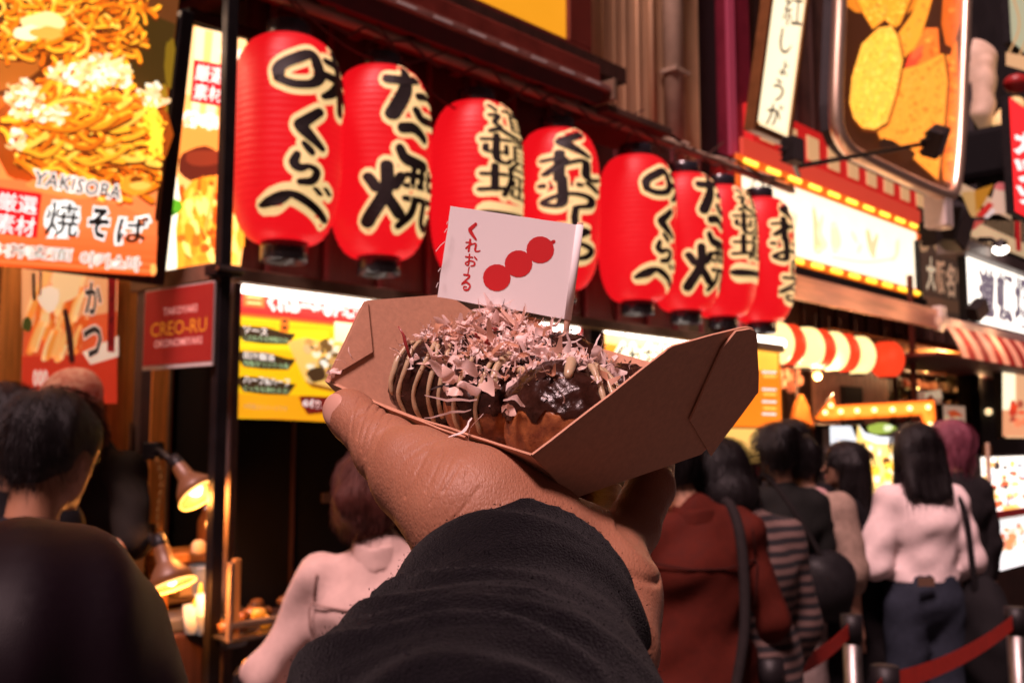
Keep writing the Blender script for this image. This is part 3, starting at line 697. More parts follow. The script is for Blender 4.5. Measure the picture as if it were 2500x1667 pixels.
# small dark post between boards
a, zt = sz(1452, 780, .0)
o = MB().box(-.045,-.03,0,.045,.03,zt,.004).build('black_post', m_black); o.matrix_world = frame_at(S(a, -.02, 0)); tag(o, 'dark post between the yellow menu and the orange banner', 'post')

# ------------------------------------------------------------------ awning, orange sign, beige building above the stand
aw = thing('folded_awning', 'folded maroon awning with a bright front bar above the lanterns', 'awning', MF)
def fq(px_, n): s_, z_ = sz(px_[0], px_[1], n); return (s_, -n, z_)
v = [fq((1475,215), .12), fq((1452,238), .10)]
zb = sz(1475,215,.12); zl = sz(1452,240,.12)
s_end = zb[0]
MB().add([(-1.6,-.12,zb[1]-.02),(s_end,-.12,zb[1]-.02),(s_end-.03,-.11,zl[1]-.02),(-1.6,-.11,zl[1]-.03),(-1.6,-.09,zb[1]-.02),(s_end,-.09,zb[1]-.02),(s_end-.03,-.09,zl[1]-.02),(-1.6,-.09,zl[1]-.03)],
         [(3,2,1,0),(4,5,6,7),(0,1,5,4),(2,3,7,6),(1,2,6,5),(0,4,7,3)]).build('valance', m_maroon, aw)
MB().box(-1.6, -.145, zb[1]-.02, s_end+.03, -.085, zb[1]+.012, .004).build('front_bar', mat('rosy_metal', (.35,.16,.13), .4, metal=.4, var=.3, vscale=18), aw)
for i in range(16):
    q = -1.4+i*.2; MB().box(q, -.1485, zb[1]-.012, q+.10, -.1452, zb[1]+.0).build('highlight_dash', m_white, aw)  # white dashes stand in for highlights along the front bar
MB().box(-1.6, -.1, zb[1]+.02, s_end, .3, zb[1]+.12, .01).build('cassette', m_redframe, aw)
MB().box(s_end+.03, -.16, zb[1]-.06, s_end+.055, .1, zb[1]+.05, .003).build('end_plate', m_tan, aw)
MB().box(s_end+.055, -.1, zb[1]-.10, s_end+.62, .3, zb[1]-.06, .006).build('side_bracket', m_brown, aw)
os_ = thing('orange_sign', 'large plain orange sign in a red brown frame at the top', 'sign', MF)
e1 = sz(1375, 105, -.3); e2 = sz(1429, 165, -.3)
MB().box(-1.8, .28, e1[1], e1[0], .34, e1[1]+1.6).build('panel', mat('orange_panel', (.5,.22,.02), .45, emit=(.68,.27,.008), es=.95, var=.1, vscale=3), os_)
MB().box(-1.8, .25, e2[1]-.02, e2[0], .36, e1[1], .004).build('frame', m_redframe, os_); MB().box(e1[0], .25, e1[1]+.002, e2[0], .36, e1[1]+1.6, .004).build('frame', m_redframe, os_)
wb = sz(1130, 10, .0); wc = sz(1128, 38, 0)
o = MB().box(-1.2, -.03, wc[1], wb[0], .03, wb[1], .008).build('white_rail', m_white); o.matrix_world = MF; tag(o, 'short pale rail end sticking out below the orange sign', 'rail')

bb = thing('beige_building', 'beige panelled building wall with drainpipe above the lanterns', 'building', MF)
a, _ = sz(1432, 200, -.45); b, _ = sz(1700, 200, -.45)
MB().box(-2.0, .46, 3.45, b+.05, 1.1, 7).build('wall', m_beige, bb); MB().box(a-.4, .46, 2.7, b+.05, 1.1, 3.448).build('lower_wall', m_beige, bb)
for x in (1475, 1503, 1527, 1560): a, _ = sz(x, 200, -.45); MB().box(a-.012, .445, 2.7, a+.012, .458, 7).build('wall_rib', m_beige, bb)
a, _ = sz(1646, 200, -.4); MB().tube([(a,.40,2.5),(a,.40,7)], .07, 18).build('drainpipe', m_pipe, bb, True)
for z in (2.9, 3.9, 4.9): MB().box(a-.085, .33, z, a+.085, .45, z+.03, .004).build('pipe_clip', m_pipe, bb)
a, _ = sz(1595, 200, -.42); MB().tube([(a,.43,2.6),(a,.43,7)], .02, 10).build('conduit', m_beige, bb, True)
db = thing('dark_building', 'dark narrow building front between the beige wall and the red strip', 'building', MF)
b, _ = sz(1702, 200, -.6); c, _ = sz(1778, 200, -.6); d, _ = sz(1834, 200, -.6); e, _ = sz(1900, 200, -.6)
MB().box(b, .7, 0, c, 1.2, 8).build('wall', m_dark, db)
MB().box(c+.003, .60, 0, d, 1.2, 8, .01).build('red_strip', mat('magenta_strip', (.22,.018,.04), .4, var=.2, vscale=5), db)
MB().box(c-.03, .57, 2, c+.06, .598, 8, .004).build('lit_edge', mat('pink_strip', (.30,.05,.09), .4, emit=rgb(150,50,70), es=.4), db)
rb = thing('restaurant_building', 'brown red restaurant front carrying the bulb sign and cutlet sign', 'building', MF)
MB().box(d+.003, .85, 0, 9.2, 1.4, 8).build('wall', m_brown, rb)
for i in range(16): MB().box(d+.2+i*.31, .82, 0, d+.26+i*.31, .848, 8).build('wall_rib', m_dwood, rb)
fb = thing('far_building', 'dark shop front at the far right with shelves of goods', 'building', MF)
MB().box(9.21, .6, 0, 19, 1.4, 9).build('wall', m_dark, fb)
MB().box(19.01, -14, 0, 19.5, 1.4, 12).build('end_wall', m_dark, fb)
# ================================================================== right hand side: signs, lanterns, displays
# upright sign
tv = solve_tilt((1837,312), (1878,0), .1)
M = frame(1837, 312, .1, tv); wv = pl(M, 1922, 362)[0]; hv = pl(M, 1890, -90)[1]
v = thing('upright_sign', 'tall cream lit sign leaning outward with one column of brush characters', 'sign', M)
zb = pl(M, 1922, 362)[1]
MB().prism([(0,0),(wv,0),(wv,hv),(0,hv)], .0, .05).build('case', m_brown, v)
m_gold = mat('gold_frame', (.22,.09,.03), .4, metal=.4, var=.2, vscale=10)
for x0, z0, x1, z1 in ((-.012,-.015,.022,hv),(wv-.022,-.015,wv+.012,hv),(.022,-.015,wv-.022,.03)): MB().box(x0,-.02,z0,x1,.055,z1,.004).build('frame', m_gold, v)
P = Print(M, -.004)
P.rect(.022, .03, wv-.022, hv, rgb(255,226,178)); P.rect(.05, .06, wv-.05, hv, rgb(255,236,196))
P.poly([(1843,300),(1850,296),(1858,316),(1845,312)], rgb(190,110,40))
for ch, x, y, w, h in (('紅',1915,-14,44,76),('し',1898,68,38,56),('ょ',1902,142,28,40),('う',1885,190,34,54),('が',1874,252,36,54)):
    P.glyph(ch, (x,y), (x+w,y+10), (x-6,y+h), rgb(48,30,20), .0)
P.build('lettering', m_lit, v)

# marquee: white lit sign with groups of yellow bulbs, red check band above
bd = thing('bulb_sign', 'long white lit sign edged with groups of yellow bulbs', 'sign', MF)
NB = -.5
zt = sz(1793,375,NB)[1]; xa = sz(1793,375,NB)[0]; xb = sz(2240,554,NB)[0]; zbm = sz(2242,732,NB)[1]; zb2 = sz(1927,648,NB)[1]; zbot = (zbm+zb2)/2
m_orlit = mat('orange_sign_edge', (.5,.18,.03), .5, emit=rgb(224,80,12), es=.75)
MB().box(xa, .5, zbot, xb, .78, zt).build('case', m_redpaint, bd)
eb = .085
for q in ((xa,zt-eb,xb,zt),(xa,zbot,xb,zbot+eb),(xb-.05,zbot+eb+.002,xb,zt-eb-.002),(xa,zbot+eb+.002,xa+.05,zt-eb-.002)):
    MB().box(q[0], .475, q[1], q[2], .498, q[3], .004).build('edge', m_orlit, bd)
MB().box(xa, .44, zbot-.06, xb, .78, zbot-.003).build('drip_edge', m_black, bd)
MBd = MF @ Matrix.Translation((0,.5,0))
P = Print(MBd, -.004)
P.rect(xa+.05, zbot+eb, xb-.05, zt-eb, rgb(255,243,214))
FA = rgb(238,212,172); FB = rgb(228,190,144)
for pts in ([(1934,520,10),(1940,548,10)],[(1944,525,6),(1940,560,6)],[(1985,510,7),(1992,560,16),(1996,610,22)],[(2006,530,9),(2000,570,12),(2012,600,14),(1990,615,9)],[(2034,550,16),(2040,590,26),(2038,612,14)],[(2080,570,9),(2090,590,8)],[(2094,615,9),(2100,600,8)],[(2117,566,11),(2126,610,14)],[(2140,575,8),(2130,610,13),(2132,628,7)],[(2190,590,11),(2188,620,9),(2178,634,7)],[(2030,628,3),(2110,640,3),(2180,632,3)]):
    P.line(pts, 0, random.choice((FA, FB)))
q = P.build('panel_print', print_mat('marquee_print', 1.12), bd); q.location = (0, .5, 0)
bm_ = None
def put(me_src, name, mesh_fn, parent, loc, m, smooth=True):
    if me_src is None:
        q = mesh_fn().build(name, m, parent, smooth)
    else:
        q = bpy.data.objects.new(name, me_src); COL.objects.link(q); q.parent = parent
    q.location = loc; return q.data
for row, zz in ((0, zt-eb/2), (1, zbot+eb/2)):
    n = 10; L = (xb-xa)/n
    for g in range(n):
        for k in range(4): bm_ = put(bm_, 'bulb', lambda: MB().ball((0,0,0), (.019,.016,.021), 2), bd, (xa+L*(g+.5)+(k-1.5)*.050, .462, zz), m_bulb2)
zl0 = zt+.005
ck = thing('check_band', 'red band with a row of cream squares above the bulb sign', 'fascia', MF)  # band, rail and squares glow in place of light falling on them
MB().box(xa+.30, .52, zl0, xb+.06, .8, zl0+.46).build('band', mat('red_band_glow', (.5,.02,.02), .5, emit=rgb(226,30,26), es=.38), ck)
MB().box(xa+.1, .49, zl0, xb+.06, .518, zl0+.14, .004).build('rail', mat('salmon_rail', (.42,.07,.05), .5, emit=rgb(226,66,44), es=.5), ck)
cm = None
for i in range(9):
    for r_ in range(1): cm = put(cm, 'square', lambda: MB().box(-.1,-.008,0,.1,.0,.20,.003), ck, (xa+.5+i*.36, .5185, zl0+.19+r_*.3), mat('cream_square', (.6,.42,.25), .5, emit=rgb(235,180,120), es=.45), False)

# big framed cutlet sign
NC = .2
cs = thing('cutlet_sign', 'huge framed picture of golden fried skewers above the bulb sign', 'sign', MF)
path = [(2052,-200),(2050,0),(2044,150),(2041,250),(2044,312),(2058,346),(2084,374),(2140,402),(2220,440),(2290,470),(2318,476),(2330,462),(2338,410),(2346,300),(2352,150),(2358,0),(2364,-200)]
L2 = [sz(x, y, NC) for x, y in path]
sm = smooth_line([(a, -NC, b) for a, b in L2], 5)
MB().tube([tuple(q) for q in sm], .05, 14).build('steel_frame', mat('warm_steel', (.85,.66,.50), .34, metal=.9), cs, True)
MB().prism([(a, b) for a, b in L2], -NC+.03, -NC+.12).build('case', m_dark, cs)
MC = MF @ Matrix.Translation((0, -NC+.03, 0))
P = Print(MC, -.003)
P.poly([(2056,-190),(2056,0),(2050,260),(2064,336),(2100,372),(2312,462),(2326,440),(2336,300),(2350,-190)], rgb(58,26,10))
def cutlet(pts, base, sp, n, rx):
    mx_ = sum(p[0] for p in pts)/len(pts); my_ = sum(p[1] for p in pts)/len(pts); P.poly([(mx_+(x-mx_)*1.05+2, my_+(y-my_)*1.04+3) for x, y in pts], rgb(104,44,12)); P.poly(pts, rgb(*base)); xs = [p[0] for p in pts]; ys = [p[1] for p in pts]
    def inside(x, y):
        c = False
        for i in range(len(pts)):
            a, b = pts[i], pts[i-1]
            if (a[1] > y) != (b[1] > y) and x < (b[0]-a[0])*(y-a[1])/(b[1]-a[1])+a[0]: c = not c
        return c
    k = 0
    while k < n:
        x = random.uniform(min(xs), max(xs)); y = random.uniform(min(ys), max(ys))
        if inside(x, y) and all(inside(x+q[0]*rx, y+q[1]*rx) for q in ((1,0),(-1,0),(0,1),(0,-1))):
            P.blob(x, y, random.uniform(.4,1)*rx, random.uniform(.4,1.3)*rx, rgb(*random.choice(sp)), .5, random.random()*3, 9)
        k += 1
G1 = [(250,182,66),(246,172,58),(252,192,80),(238,158,48),(248,176,62)]; G2 = [(242,144,48),(236,132,42),(246,152,56),(228,118,36)]; G3 = [(222,104,34),(208,90,26),(232,120,42),(190,78,22)]
P.blob(2150,-60,120,100,rgb(214,120,30),.3)
cutlet([(2085,-60),(2225,-60),(2222,0),(2196,60),(2180,70),(2160,48),(2130,72),(2110,40),(2090,0)], (238,152,40), G1+G2, 200, 5)
cutlet([(2190,84),(2222,40),(2256,-40),(2290,-60),(2262,40),(2240,110),(2200,146)], (240,150,44), G2, 70, 6)
cutlet([(2270,-100),(2350,-100),(2340,60),(2322,130),(2306,108),(2296,60),(2300,0)], (200,90,24), G3, 90, 8)
cutlet([(2300,140),(2334,100),(2338,300),(2326,446),(2300,440),(2290,300)], (224,110,30), G3+G2, 160, 6)
cutlet([(2216,140),(2256,70),(2286,70),(2290,130),(2270,200),(2240,180)], (240,112,40), G2+G3, 70, 6)
P.blob(2228,146,14,26,rgb(240,70,40),.3,.7); P.blob(2236,130,8,20,rgb(246,90,50),.3,.7)
cutlet([(2200,170),(2240,160),(2300,130),(2310,200),(2300,330),(2286,440),(2240,400),(2190,352),(2150,352),(2138,322),(2172,270)], (244,148,48), G2, 380, 5)
cutlet([(2068,252),(2074,190),(2098,110),(2140,70),(2170,66),(2186,90),(2198,150),(2182,230),(2160,300),(2130,318),(2100,314),(2078,290)], (246,176,64), G1, 420, 5)
P.line([(2164,285,4),(2180,240,4),(2192,190,4)], 0, rgb(110,40,10))
P.blob(2240,452,36,10,rgb(90,40,12),.2,.42); P.blob(2160,356,26,14,rgb(40,20,10),.3,.3); P.blob(2205,380,20,16,rgb(60,28,10),.3); P.poly([(2290,106),(2318,120),(2312,138),(2288,134)], rgb(70,26,8))
q = P.build('cutlet_print', m_lit, cs); q.location = (0, -NC+.03, 0)
a, z = sz(2306, 506, NC); o = MB().box(-.09,-.09,-.17,.09,.09,.14,.02).build('sign_bracket', m_white, cs); o.location = (a, -NC+.05, z)

def warm_point(loc, e, parent):
    l = bpy.data.lights.new('lamp_light', 'POINT'); l.energy = e; l.color = (1,.55,.26); l.shadow_soft_size = .04; o = bpy.data.objects.new('lamp_light', l); COL.objects.link(o); o.parent = parent; o.location = loc
# floodlights
def floodlight(name_label, x, y, n, s, yaw, pitch, arm):
    P0 = front(x, y, n); t = thing('floodlight', name_label, 'floodlight', frame_at(P0), 'black floodlights on arms')
    hd = MB().box(-s*.5,-s*.35,-s*.6,s*.5,s*.35,s*.6,s*.06); 
    for k in range(4): hd.box(-s*.45, s*.351, -s*.5+k*s*.27, s*.45, s*.45, -s*.42+k*s*.27)
    h = hd.build('head', m_black, t); h.rotation_euler = (pitch, yaw, 0)
    g = MB().box(-s*.44,-s*.365,-s*.54,s*.44,-s*.352,s*.54).build('glass', mat('flood_glass', (.05,.04,.04), .1, spec=.8), h)
    MB().tube([(-s*.6,.0,0),(-s*.62,s*.4,0),(s*.62,s*.4,0),(s*.6,0,0)], s*.05, 6).build('yoke', m_black, t)
    if arm: 
        Q = t.matrix_world.inverted() @ front(*arm); bpy.context.view_layer.update(); Q = frame_at(P0).inverted() @ front(*arm)
        MB().tube([(0, s*.42, 0), tuple(Q*.15+Vector((0,.02,.0))), tuple(Q)], .016, 8).build('arm', m_black, t)
    return t
floodlight('black floodlight hanging at the foot of the leaning upright sign', 1936, 368, .25, .13, 0, 0, (1950,430,-.3))
floodlight('black floodlight on a long arm before the fried skewer picture', 2284, 346, .5, .17, -.5, .5, (1952,406,.2))
floodlight('black floodlight lump below the white foot of the cutlet sign', 2330, 560, .1, .26, .3, .2, None)
floodlight('black floodlight left of the larger lump above the grey lettered sign', 2272, 566, .05, .17, -.4, 0, None)
floodlight('black floodlight under the lower corner of the white lettered sign', 2388, 756, .2, .14, .9, .3, None)
lp = thing('spot_lamp', 'small glowing spot lamp on the wall above the white lettered sign', 'lamp', frame_at(front(2440, 606, .0)))
MB().tube([(0,0,.02),(.03,.08,.1),(.05,.2,.12)], .025, 8).build('arm', m_black, lp); MB().lathe([(.03,.09),(.05,.06),(.085,0)], 16, Matrix.Rotation(.5,4,'X')).build('hood', m_black, lp); MB().ball((0,-.01,-.015), (.075,.075,.05), 2).build('bulb', m_tube, lp, True)

# large figure above the shops, board beside it
fg = thing('shop_figure', 'large pale robed figure over the far shops, arm folded above a black waistband', 'figure', frame_at(front(2406, 300, -.55)))
sf = Soft(); sf.cone((0.02,.1,.75), (-.02,.1,.1), .24, .2, .05).ell((.0,.15,.55), (.26,.25,.42), .05).cone((-.1,-.05,.62), (-.17,-.02,.05), .1, .12, .04)
wr = lambda g: .012*np.sin(g[:,2]*22+g[:,0]*9)*np.sin(g[:,0]*17+1)
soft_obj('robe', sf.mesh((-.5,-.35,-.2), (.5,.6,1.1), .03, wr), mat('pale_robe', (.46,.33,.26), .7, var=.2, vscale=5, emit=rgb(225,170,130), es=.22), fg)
sf = Soft(); sf.cone((-.08,-.2,-.05), (.12,-.26,.14), .10, .11, .04).cone((.12,-.26,.14), (.42,-.2,.26), .11, .10, .04).ell((-.1,-.2,-.1), (.1,.09,.12), .04).cone((-.08,-.27,-.12),(.04,-.3,-.10),.03,.03,.02).cone((-.08,-.27,-.05),(.06,-.31,-.04),.03,.03,.02)
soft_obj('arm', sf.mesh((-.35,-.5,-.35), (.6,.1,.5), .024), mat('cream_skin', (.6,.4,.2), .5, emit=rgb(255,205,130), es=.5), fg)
MB().box(-.3,-.3,-.70,.6,.5,-.12,.08).build('waistband', m_blackmat, fg)
def board(name, label, cat, n, TL, BR, base, fn, pm, depth=.08, group=None, casem=None):
    M = frame(*TL, n); w, h = pl(M, *BR); h = -h
    t = thing(name, label, cat, M, group)
    MB().box(0, 0, -h, w, depth, 0, .004).build('case', casem or m_black, t)
    P = Print(M, -.003); P.rect(.012, -h+.012, w-.012, -.012, base)
    fn(P); P.build('print', pm, t); return t
def f_(P):
    for x in (2462,2490,2520,2548): P.line([(x,-40,5),(x+26,60,5),(x-4,140,5)], 0, rgb(236,190,130))
    P.poly([(2455,128),(2560,150),(2560,190),(2455,160)], rgb(255,206,150))
board('pale_sign', 'pale green and cream sign at the top right corner', 'sign', -.2, (2456,-120), (2580,200), rgb(206,214,176), f_, m_dim)
def f_(P):
    for k, ch in enumerate('カツ'):
        y = 322+k*66; P.text(ch, (2480,y), (2530,y+14), (2480,y+50), rgb(255,236,230), .05)
    P.text('ソ', (2484,455), (2530,470), (2484,492), rgb(255,236,230), .05)
board('red_sign', 'bright red lit sign with white characters at the right edge', 'sign', .1, (2462,234), (2560,560), rgb(240,36,40), f_, m_lit)
MB().ball((0,0,0), (.16,.13,.1), 2).build('ornament', m_redpaint, None, True)
o = COL.objects[-1]; o.name = 'red_ornament'; o.matrix_world = frame_at(front(2482, 205, .0)); tag(o, 'glossy dark red ornament on top of the red lit sign', 'ornament')
def f_(P):
    P.poly([(2345,470),(2375,466),(2400,530),(2370,530)], rgb(226,180,110)); P.poly([(2378,466),(2425,450),(2400,500),(2382,520)], rgb(206,140,40)); P.poly([(2430,450),(2466,444),(2466,520),(2410,524)], rgb(246,206,180))
    P.poly([(2380,528),(2412,494),(2426,500),(2400,530)], rgb(226,50,44)); P.poly([(2400,530),(2422,508),(2430,516),(2410,534)], rgb(255,236,230)); P.blob(2446,456,18,10,rgb(240,120,120),.3)
board('picture_board', 'colourful picture board below the black waistband of the figure', 'sign', -.35, (2338,440), (2470,540), rgb(240,200,160), f_, m_dim)
def f_(P):
    for k in range(14): P.line([(2372+k*10,540,2),(2372+k*10,612,2)], 0, rgb(226,186,140))
    P.poly([(2476,540),(2490,542),(2492,614),(2480,612)], rgb(206,34,34)); P.poly([(2364,540),(2404,538),(2376,562),(2364,556)], rgb(214,90,80))
board('strip_sign', 'cream sign of narrow upright strips above the small spot lamp', 'sign', -.3, (2362,530), (2520,640), rgb(246,214,166), f_, m_dim)
def f_(P):
    for k, ch in enumerate('大阪名物'):
        x = 2262+k*24; y = 628+k*8; P.text(ch, (x,y), (x+20,y+4), (x,y+78), rgb(*((255,236,200),(226,176,140),(236,186,150),(226,176,140))[k]), .03)
    for x in (2256,2290,2312): P.blob(x, 600, 12, 14, rgb(200,160,120), .4)
    P.poly([(2255,722),(2340,735),(2340,765),(2255,752)], rgb(120,84,64))
board('grey_sign', 'grey brown sign with tall pale characters between bulb sign and white sign', 'sign', -.45, (2243,585), (2352,800), rgb(88,66,54), f_, m_dim)
def f_(P):
    for k, ch in enumerate('道頓堀店'):
        x = 2390+k*44; y = 655+k*12; P.text(ch, (x,y), (x+36,y+9), (x,y+112), rgb(86,74,84), .045)
board('white_sign', 'brilliant white lit sign with tall grey characters over the striped awning', 'sign', -.2, (2357,622), (2580,836), rgb(255,246,232), f_, m_lit2)
a, z = sz(2357, 612, -.15); b, _ = sz(2580, 720, -.15)
o = MB().box(a-.05, .1, z-.02, b, .4, z+.10, .01).build('sign_rail', mat('grey_rail', (.2,.17,.16), .5, var=.2)); o.matrix_world = MF; tag(o, 'grey rail along the top of the white lettered sign', 'rail')

# soffit of slats under the bulb sign
so = thing('soffit', 'pinkish slatted canopy edge running below the bulb sign', 'canopy', MF)
a, zt_ = sz(1915, 690, .1); b, _ = sz(2300, 780, .1); zA = sz(2282,762,.1)[1]; zB = sz(2282,800,.1)[1]
m_slat = mat('pink_slat', (.80,.42,.29), .4, var=.2, vscale=6, stretch=(.3,4,4))
a = sz(1880, 690, .1)[0]; b = sz(2290, 780, .1)[0]
MB().box(a, -.1, zB, b, -.06, zA+.03, .004).build('front_edge', m_slat, so)
MB().box(b+.003, -.13, zB-.01, b+.12, -.05, zA+.06, .01).build('corner_cap', m_white, so)
sl = None
for i in range(7): sl = put(sl, 'slat', lambda: MB().box(0, 0, -.012, b-a, .082, .012, .003), so, (a, -.05+i*.088, zA+.03+i*.030), m_slat, False)
for i in range(5): 
    q = MB().ball((0,0,0), (.035,.035,.012), 1).build('downlight', m_bulb, so); q.location = (a+.4+i*.75, .30, zA+.105)
    l = bpy.data.lights.new('lamp_light', 'POINT'); l.energy = 3.2; l.color = (1,.58,.32); l.shadow_soft_size = .05; lo_ = bpy.data.objects.new('lamp_light', l); COL.objects.link(lo_); lo_.parent = so; lo_.location = (a+.4+i*.75, -.42, zB-.02)

# red striped awning
awn = thing('striped_awning', 'red and white striped shop awning under the white sign', 'awning', MF)
NA = .25; a, zt_ = sz(2300, 778, NA); b = sz(2640, 850, NA)[0]; 
MB().box(a-.02, -NA-.01, zt_-.05, b, -NA+.05, zt_+.02, .01).build('roller', mat('pale_roller', (.5,.36,.32), .4), awn)
hh = zt_-.05-sz(2312, 872, NA)[1]; n = 24; sw = (b-a)/n
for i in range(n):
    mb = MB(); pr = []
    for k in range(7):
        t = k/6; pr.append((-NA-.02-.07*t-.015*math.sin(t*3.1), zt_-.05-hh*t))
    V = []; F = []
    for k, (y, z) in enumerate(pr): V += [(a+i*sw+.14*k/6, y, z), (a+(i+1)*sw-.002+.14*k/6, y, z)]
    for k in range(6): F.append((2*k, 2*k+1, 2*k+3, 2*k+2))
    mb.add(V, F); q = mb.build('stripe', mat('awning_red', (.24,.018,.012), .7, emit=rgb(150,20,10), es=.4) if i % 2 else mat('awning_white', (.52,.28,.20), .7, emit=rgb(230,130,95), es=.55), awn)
MB().box(a, -.2, zt_-hh-.03, b, .6, zt_-hh-.005).build('underside', m_maroon, awn)

# long horizontal striped lantern
NL = -.15
MB().box(a-.3, .50, zB-.02, b-.1, 1.6, zB+.0).build('ceiling', mat('orange_ceiling', (.75,.32,.10), .6, var=.2), so)
prf = [(.045,-.142),(.082,-.126),(.112,-.090),(.130,-.045),(.136,0),(.130,.045),(.112,.090),(.082,.126),(.045,.142)]
prf = [tuple(q) for q in smooth_line(prf, 4)]
m_lr = mat('small_red_lantern', (.5,.02,.01), .5, emit=(.95,.055,.014), es=.85, var=.1); m_lw = mat('small_white_lantern', (.6,.5,.35), .5, emit=rgb(255,226,150), es=1.35, var=.1)
NMS = ['nearest','second','third','fourth','fifth','sixth','seventh','farthest']
hung = None
for i, ed in enumerate((1927,1957,2003,2031,2064,2092,2130,2202)):
    white = i % 2 == 0; zz = (sz(2050, 817, NL)[1]+sz(2050, 906, NL)[1])/2
    s_ = sz(ed-38, 860, NL)[0]; t = thing('round_lantern', '%s lantern glowing %s in the overlapping small row over the queue' % (NMS[i], 'creamy white' if white else 'red'), 'lantern', MF @ Matrix.Translation((s_, -NL, zz)), 'small red and white lanterns in a row over the queue')
    MB().lathe(prf, 28).build('shade', m_lw if white else m_lr, t, True); MB().lathe([(.055,-.150),(.055,-.138)], 20).build('bottom_cap', m_black, t, True); MB().lathe([(.055,.138),(.055,.150)], 20).build('top_cap', m_black, t, True)
    MB().tube([(0,0,.15),(0,0,.26)], .005, 6).build('cord', m_wire, t)
    if i == 3:
        q = MB().ball((0,0,-.185), .03, 2).build('bulb', m_bulb, t, True); warm_point((0,-.05,-.24), 20, t)
# bulb-studded arrow and the lit display under it
AA = R(-12)
MA = frame_at(hit(2150, 1000, Vector((2.3, 6.6, 0)), Vector((0, 1, 0))), AA)
ar = thing('arrow_sign', 'orange arrow sign studded with bulbs pointing left above the display', 'sign', MA)
ap = [pl(MA, *p) for p in ((1984,1023),(2036,960),(2042,987),(2283,973),(2288,1025),(2262,1062),(2244,1017),(2005,1029))]
MB().prism(ap, 0, .10).build('box', m_redframe, ar); P = Print(MA, -.003)
P.poly([(1988,1021),(2034,966),(2039,990),(2280,977),(2284,1024),(2262,1056),(2247,1013),(2007,1026)], rgb(246,120,26)); P.poly([(2010,1016),(2028,994),(2272,984),(2276,1022),(2262,1040),(2252,1006),(2020,1018)], rgb(255,150,50))
P.build('face', print_mat('arrow_print', .95), ar)
bm2 = None
for x, y in ((2028,990),(2014,1007),(2052,1005),(2092,1003),(2134,1001),(2178,1000),(2220,997),(2265,994),(2270,1036)):
    c = pl(MA, x, y); bm2 = put(bm2, 'bulb', lambda: MB().ball((0,0,0), .017, 2), ar, (c[0], -.018, c[1]), mat('arrow_bulb', (.9,.7,.4), .3, emit=(1,.74,.30), es=2.2))
MD = frame_at(hit(2150, 1080, Vector((2.3, 6.7, 0)), Vector((0, 1, 0))), AA)
dsp = thing('display_board', 'tall lit picture display below the bulb arrow, yellow and white', 'display', MD)
x0, z1 = pl(MD, 1996, 1036); x1, _ = pl(MD, 2246, 1040); z0 = -1.25
MB().box(x0-.02, .0, z0-.1, x1+.02, .3, z1, .01).build('cabinet', m_black, dsp); P = Print(MD, -.003)
P.rect(x0+.03, z0, x1-.03, z1-.03, rgb(40,26,20))
P.poly([(2026,1040),(2078,1040),(2092,1075),(2090,1106),(2028,1106)], rgb(226,230,236)); P.blob(2064,1084,10,7,rgb(230,120,150),.3); P.line([(2035,1070,3),(2060,1072,3)], 0, rgb(150,160,170))
P.poly([(2094,1036),(2110,1060),(2150,1072),(2186,1068),(2200,1180),(2180,1560),(2120,1560),(2100,1200),(2086,1120)], rgb(250,214,120))
P.poly([(2096,1036),(2112,1056),(2150,1066),(2210,1066),(2210,1084),(2140,1082),(2108,1070)], rgb(240,244,248)); P.blob(2150,1046,34,12,rgb(150,170,70),.4); P.blob(2168,1044,12,8,rgb(220,230,190),.3)
for _ in range(40): P.blob(random.uniform(2100,2200), random.uniform(1090,1230), random.uniform(4,12), random.uniform(5,12), rgb(*random.choice([(255,246,210),(255,196,60),(240,160,40),(255,230,150),(90,60,30)])), .4)
P.poly([(2104,1080),(2112,1080),(2112,1130),(2104,1130)], rgb(60,44,30))
P.poly([(2140,1330),(2210,1330),(2200,1468),(2140,1468)], rgb(255,190,10)); P.poly([(2160,1340),(2192,1340),(2186,1380),(2160,1380)], rgb(250,246,236))
P.poly([(2130,1480),(2200,1480),(2200,1545),(2130,1545)], rgb(240,232,236))
P.poly([(2120,1468),(2210,1468),(2210,1478),(2120,1478)], rgb(150,10,14))
P.build('display_print', m_lit, dsp)

# shelves of goods beyond the striped lantern, pale shutters, leaf-shaped banner
shl = thing('goods_shelf', 'deep brown wall of shelves crowded with small goods past the arrow', 'shelf', MF)
NS = -.9; a, zt_ = sz(2168, 812, NS); b, zb_ = sz(2362, 1000, NS); zlo = .4
MB().box(a, .92, zlo, b+.6, 1.2, zt_+.3).build('back', m_brown, shl)
for k in range(7): MB().box(a, .75, zt_-.05-k*.17, b+.3, .915, zt_-.03-k*.17).build('board', m_dwood, shl)
pal = [(.20,.07,.03),(.35,.16,.08),(.10,.04,.02),(.45,.25,.15),(.28,.05,.03),(.5,.34,.24),(.08,.06,.05)]
random.seed(11)
for k in range(6):
    x = a+.05
    while x < b+.2:
        w = random.uniform(.07,.16); h = random.uniform(.06,.13); z = zt_-.03-(k+1)*.17
        c = random.randrange(len(pal)); mm = mat('goods_%s' % 'abcdefg'[c], pal[c], .5)
        g = MB()
        form = 'bottle' if random.random() < .5 else 'box'
        if form == 'bottle': g.lathe([(w*.3,0),(w*.42,h*.2),(w*.42,h*.7),(w*.2,h)], 10)
        else: g.box(-w*.4,-.04,0,w*.4,.04,h,.006)
        g = g.build('packet', mm); g.matrix_world = MF @ Matrix.Translation((x, .84, z+.001))
        tag(g, '%s %s on the %s shelf of the crowded brown wall' % (('rust','tan','dark brown','sandy','deep red','pale','black')[c], form, ('top','second','third','fourth','fifth','lowest')[k]), 'goods', 'goods on the shelves'); x += w+.02
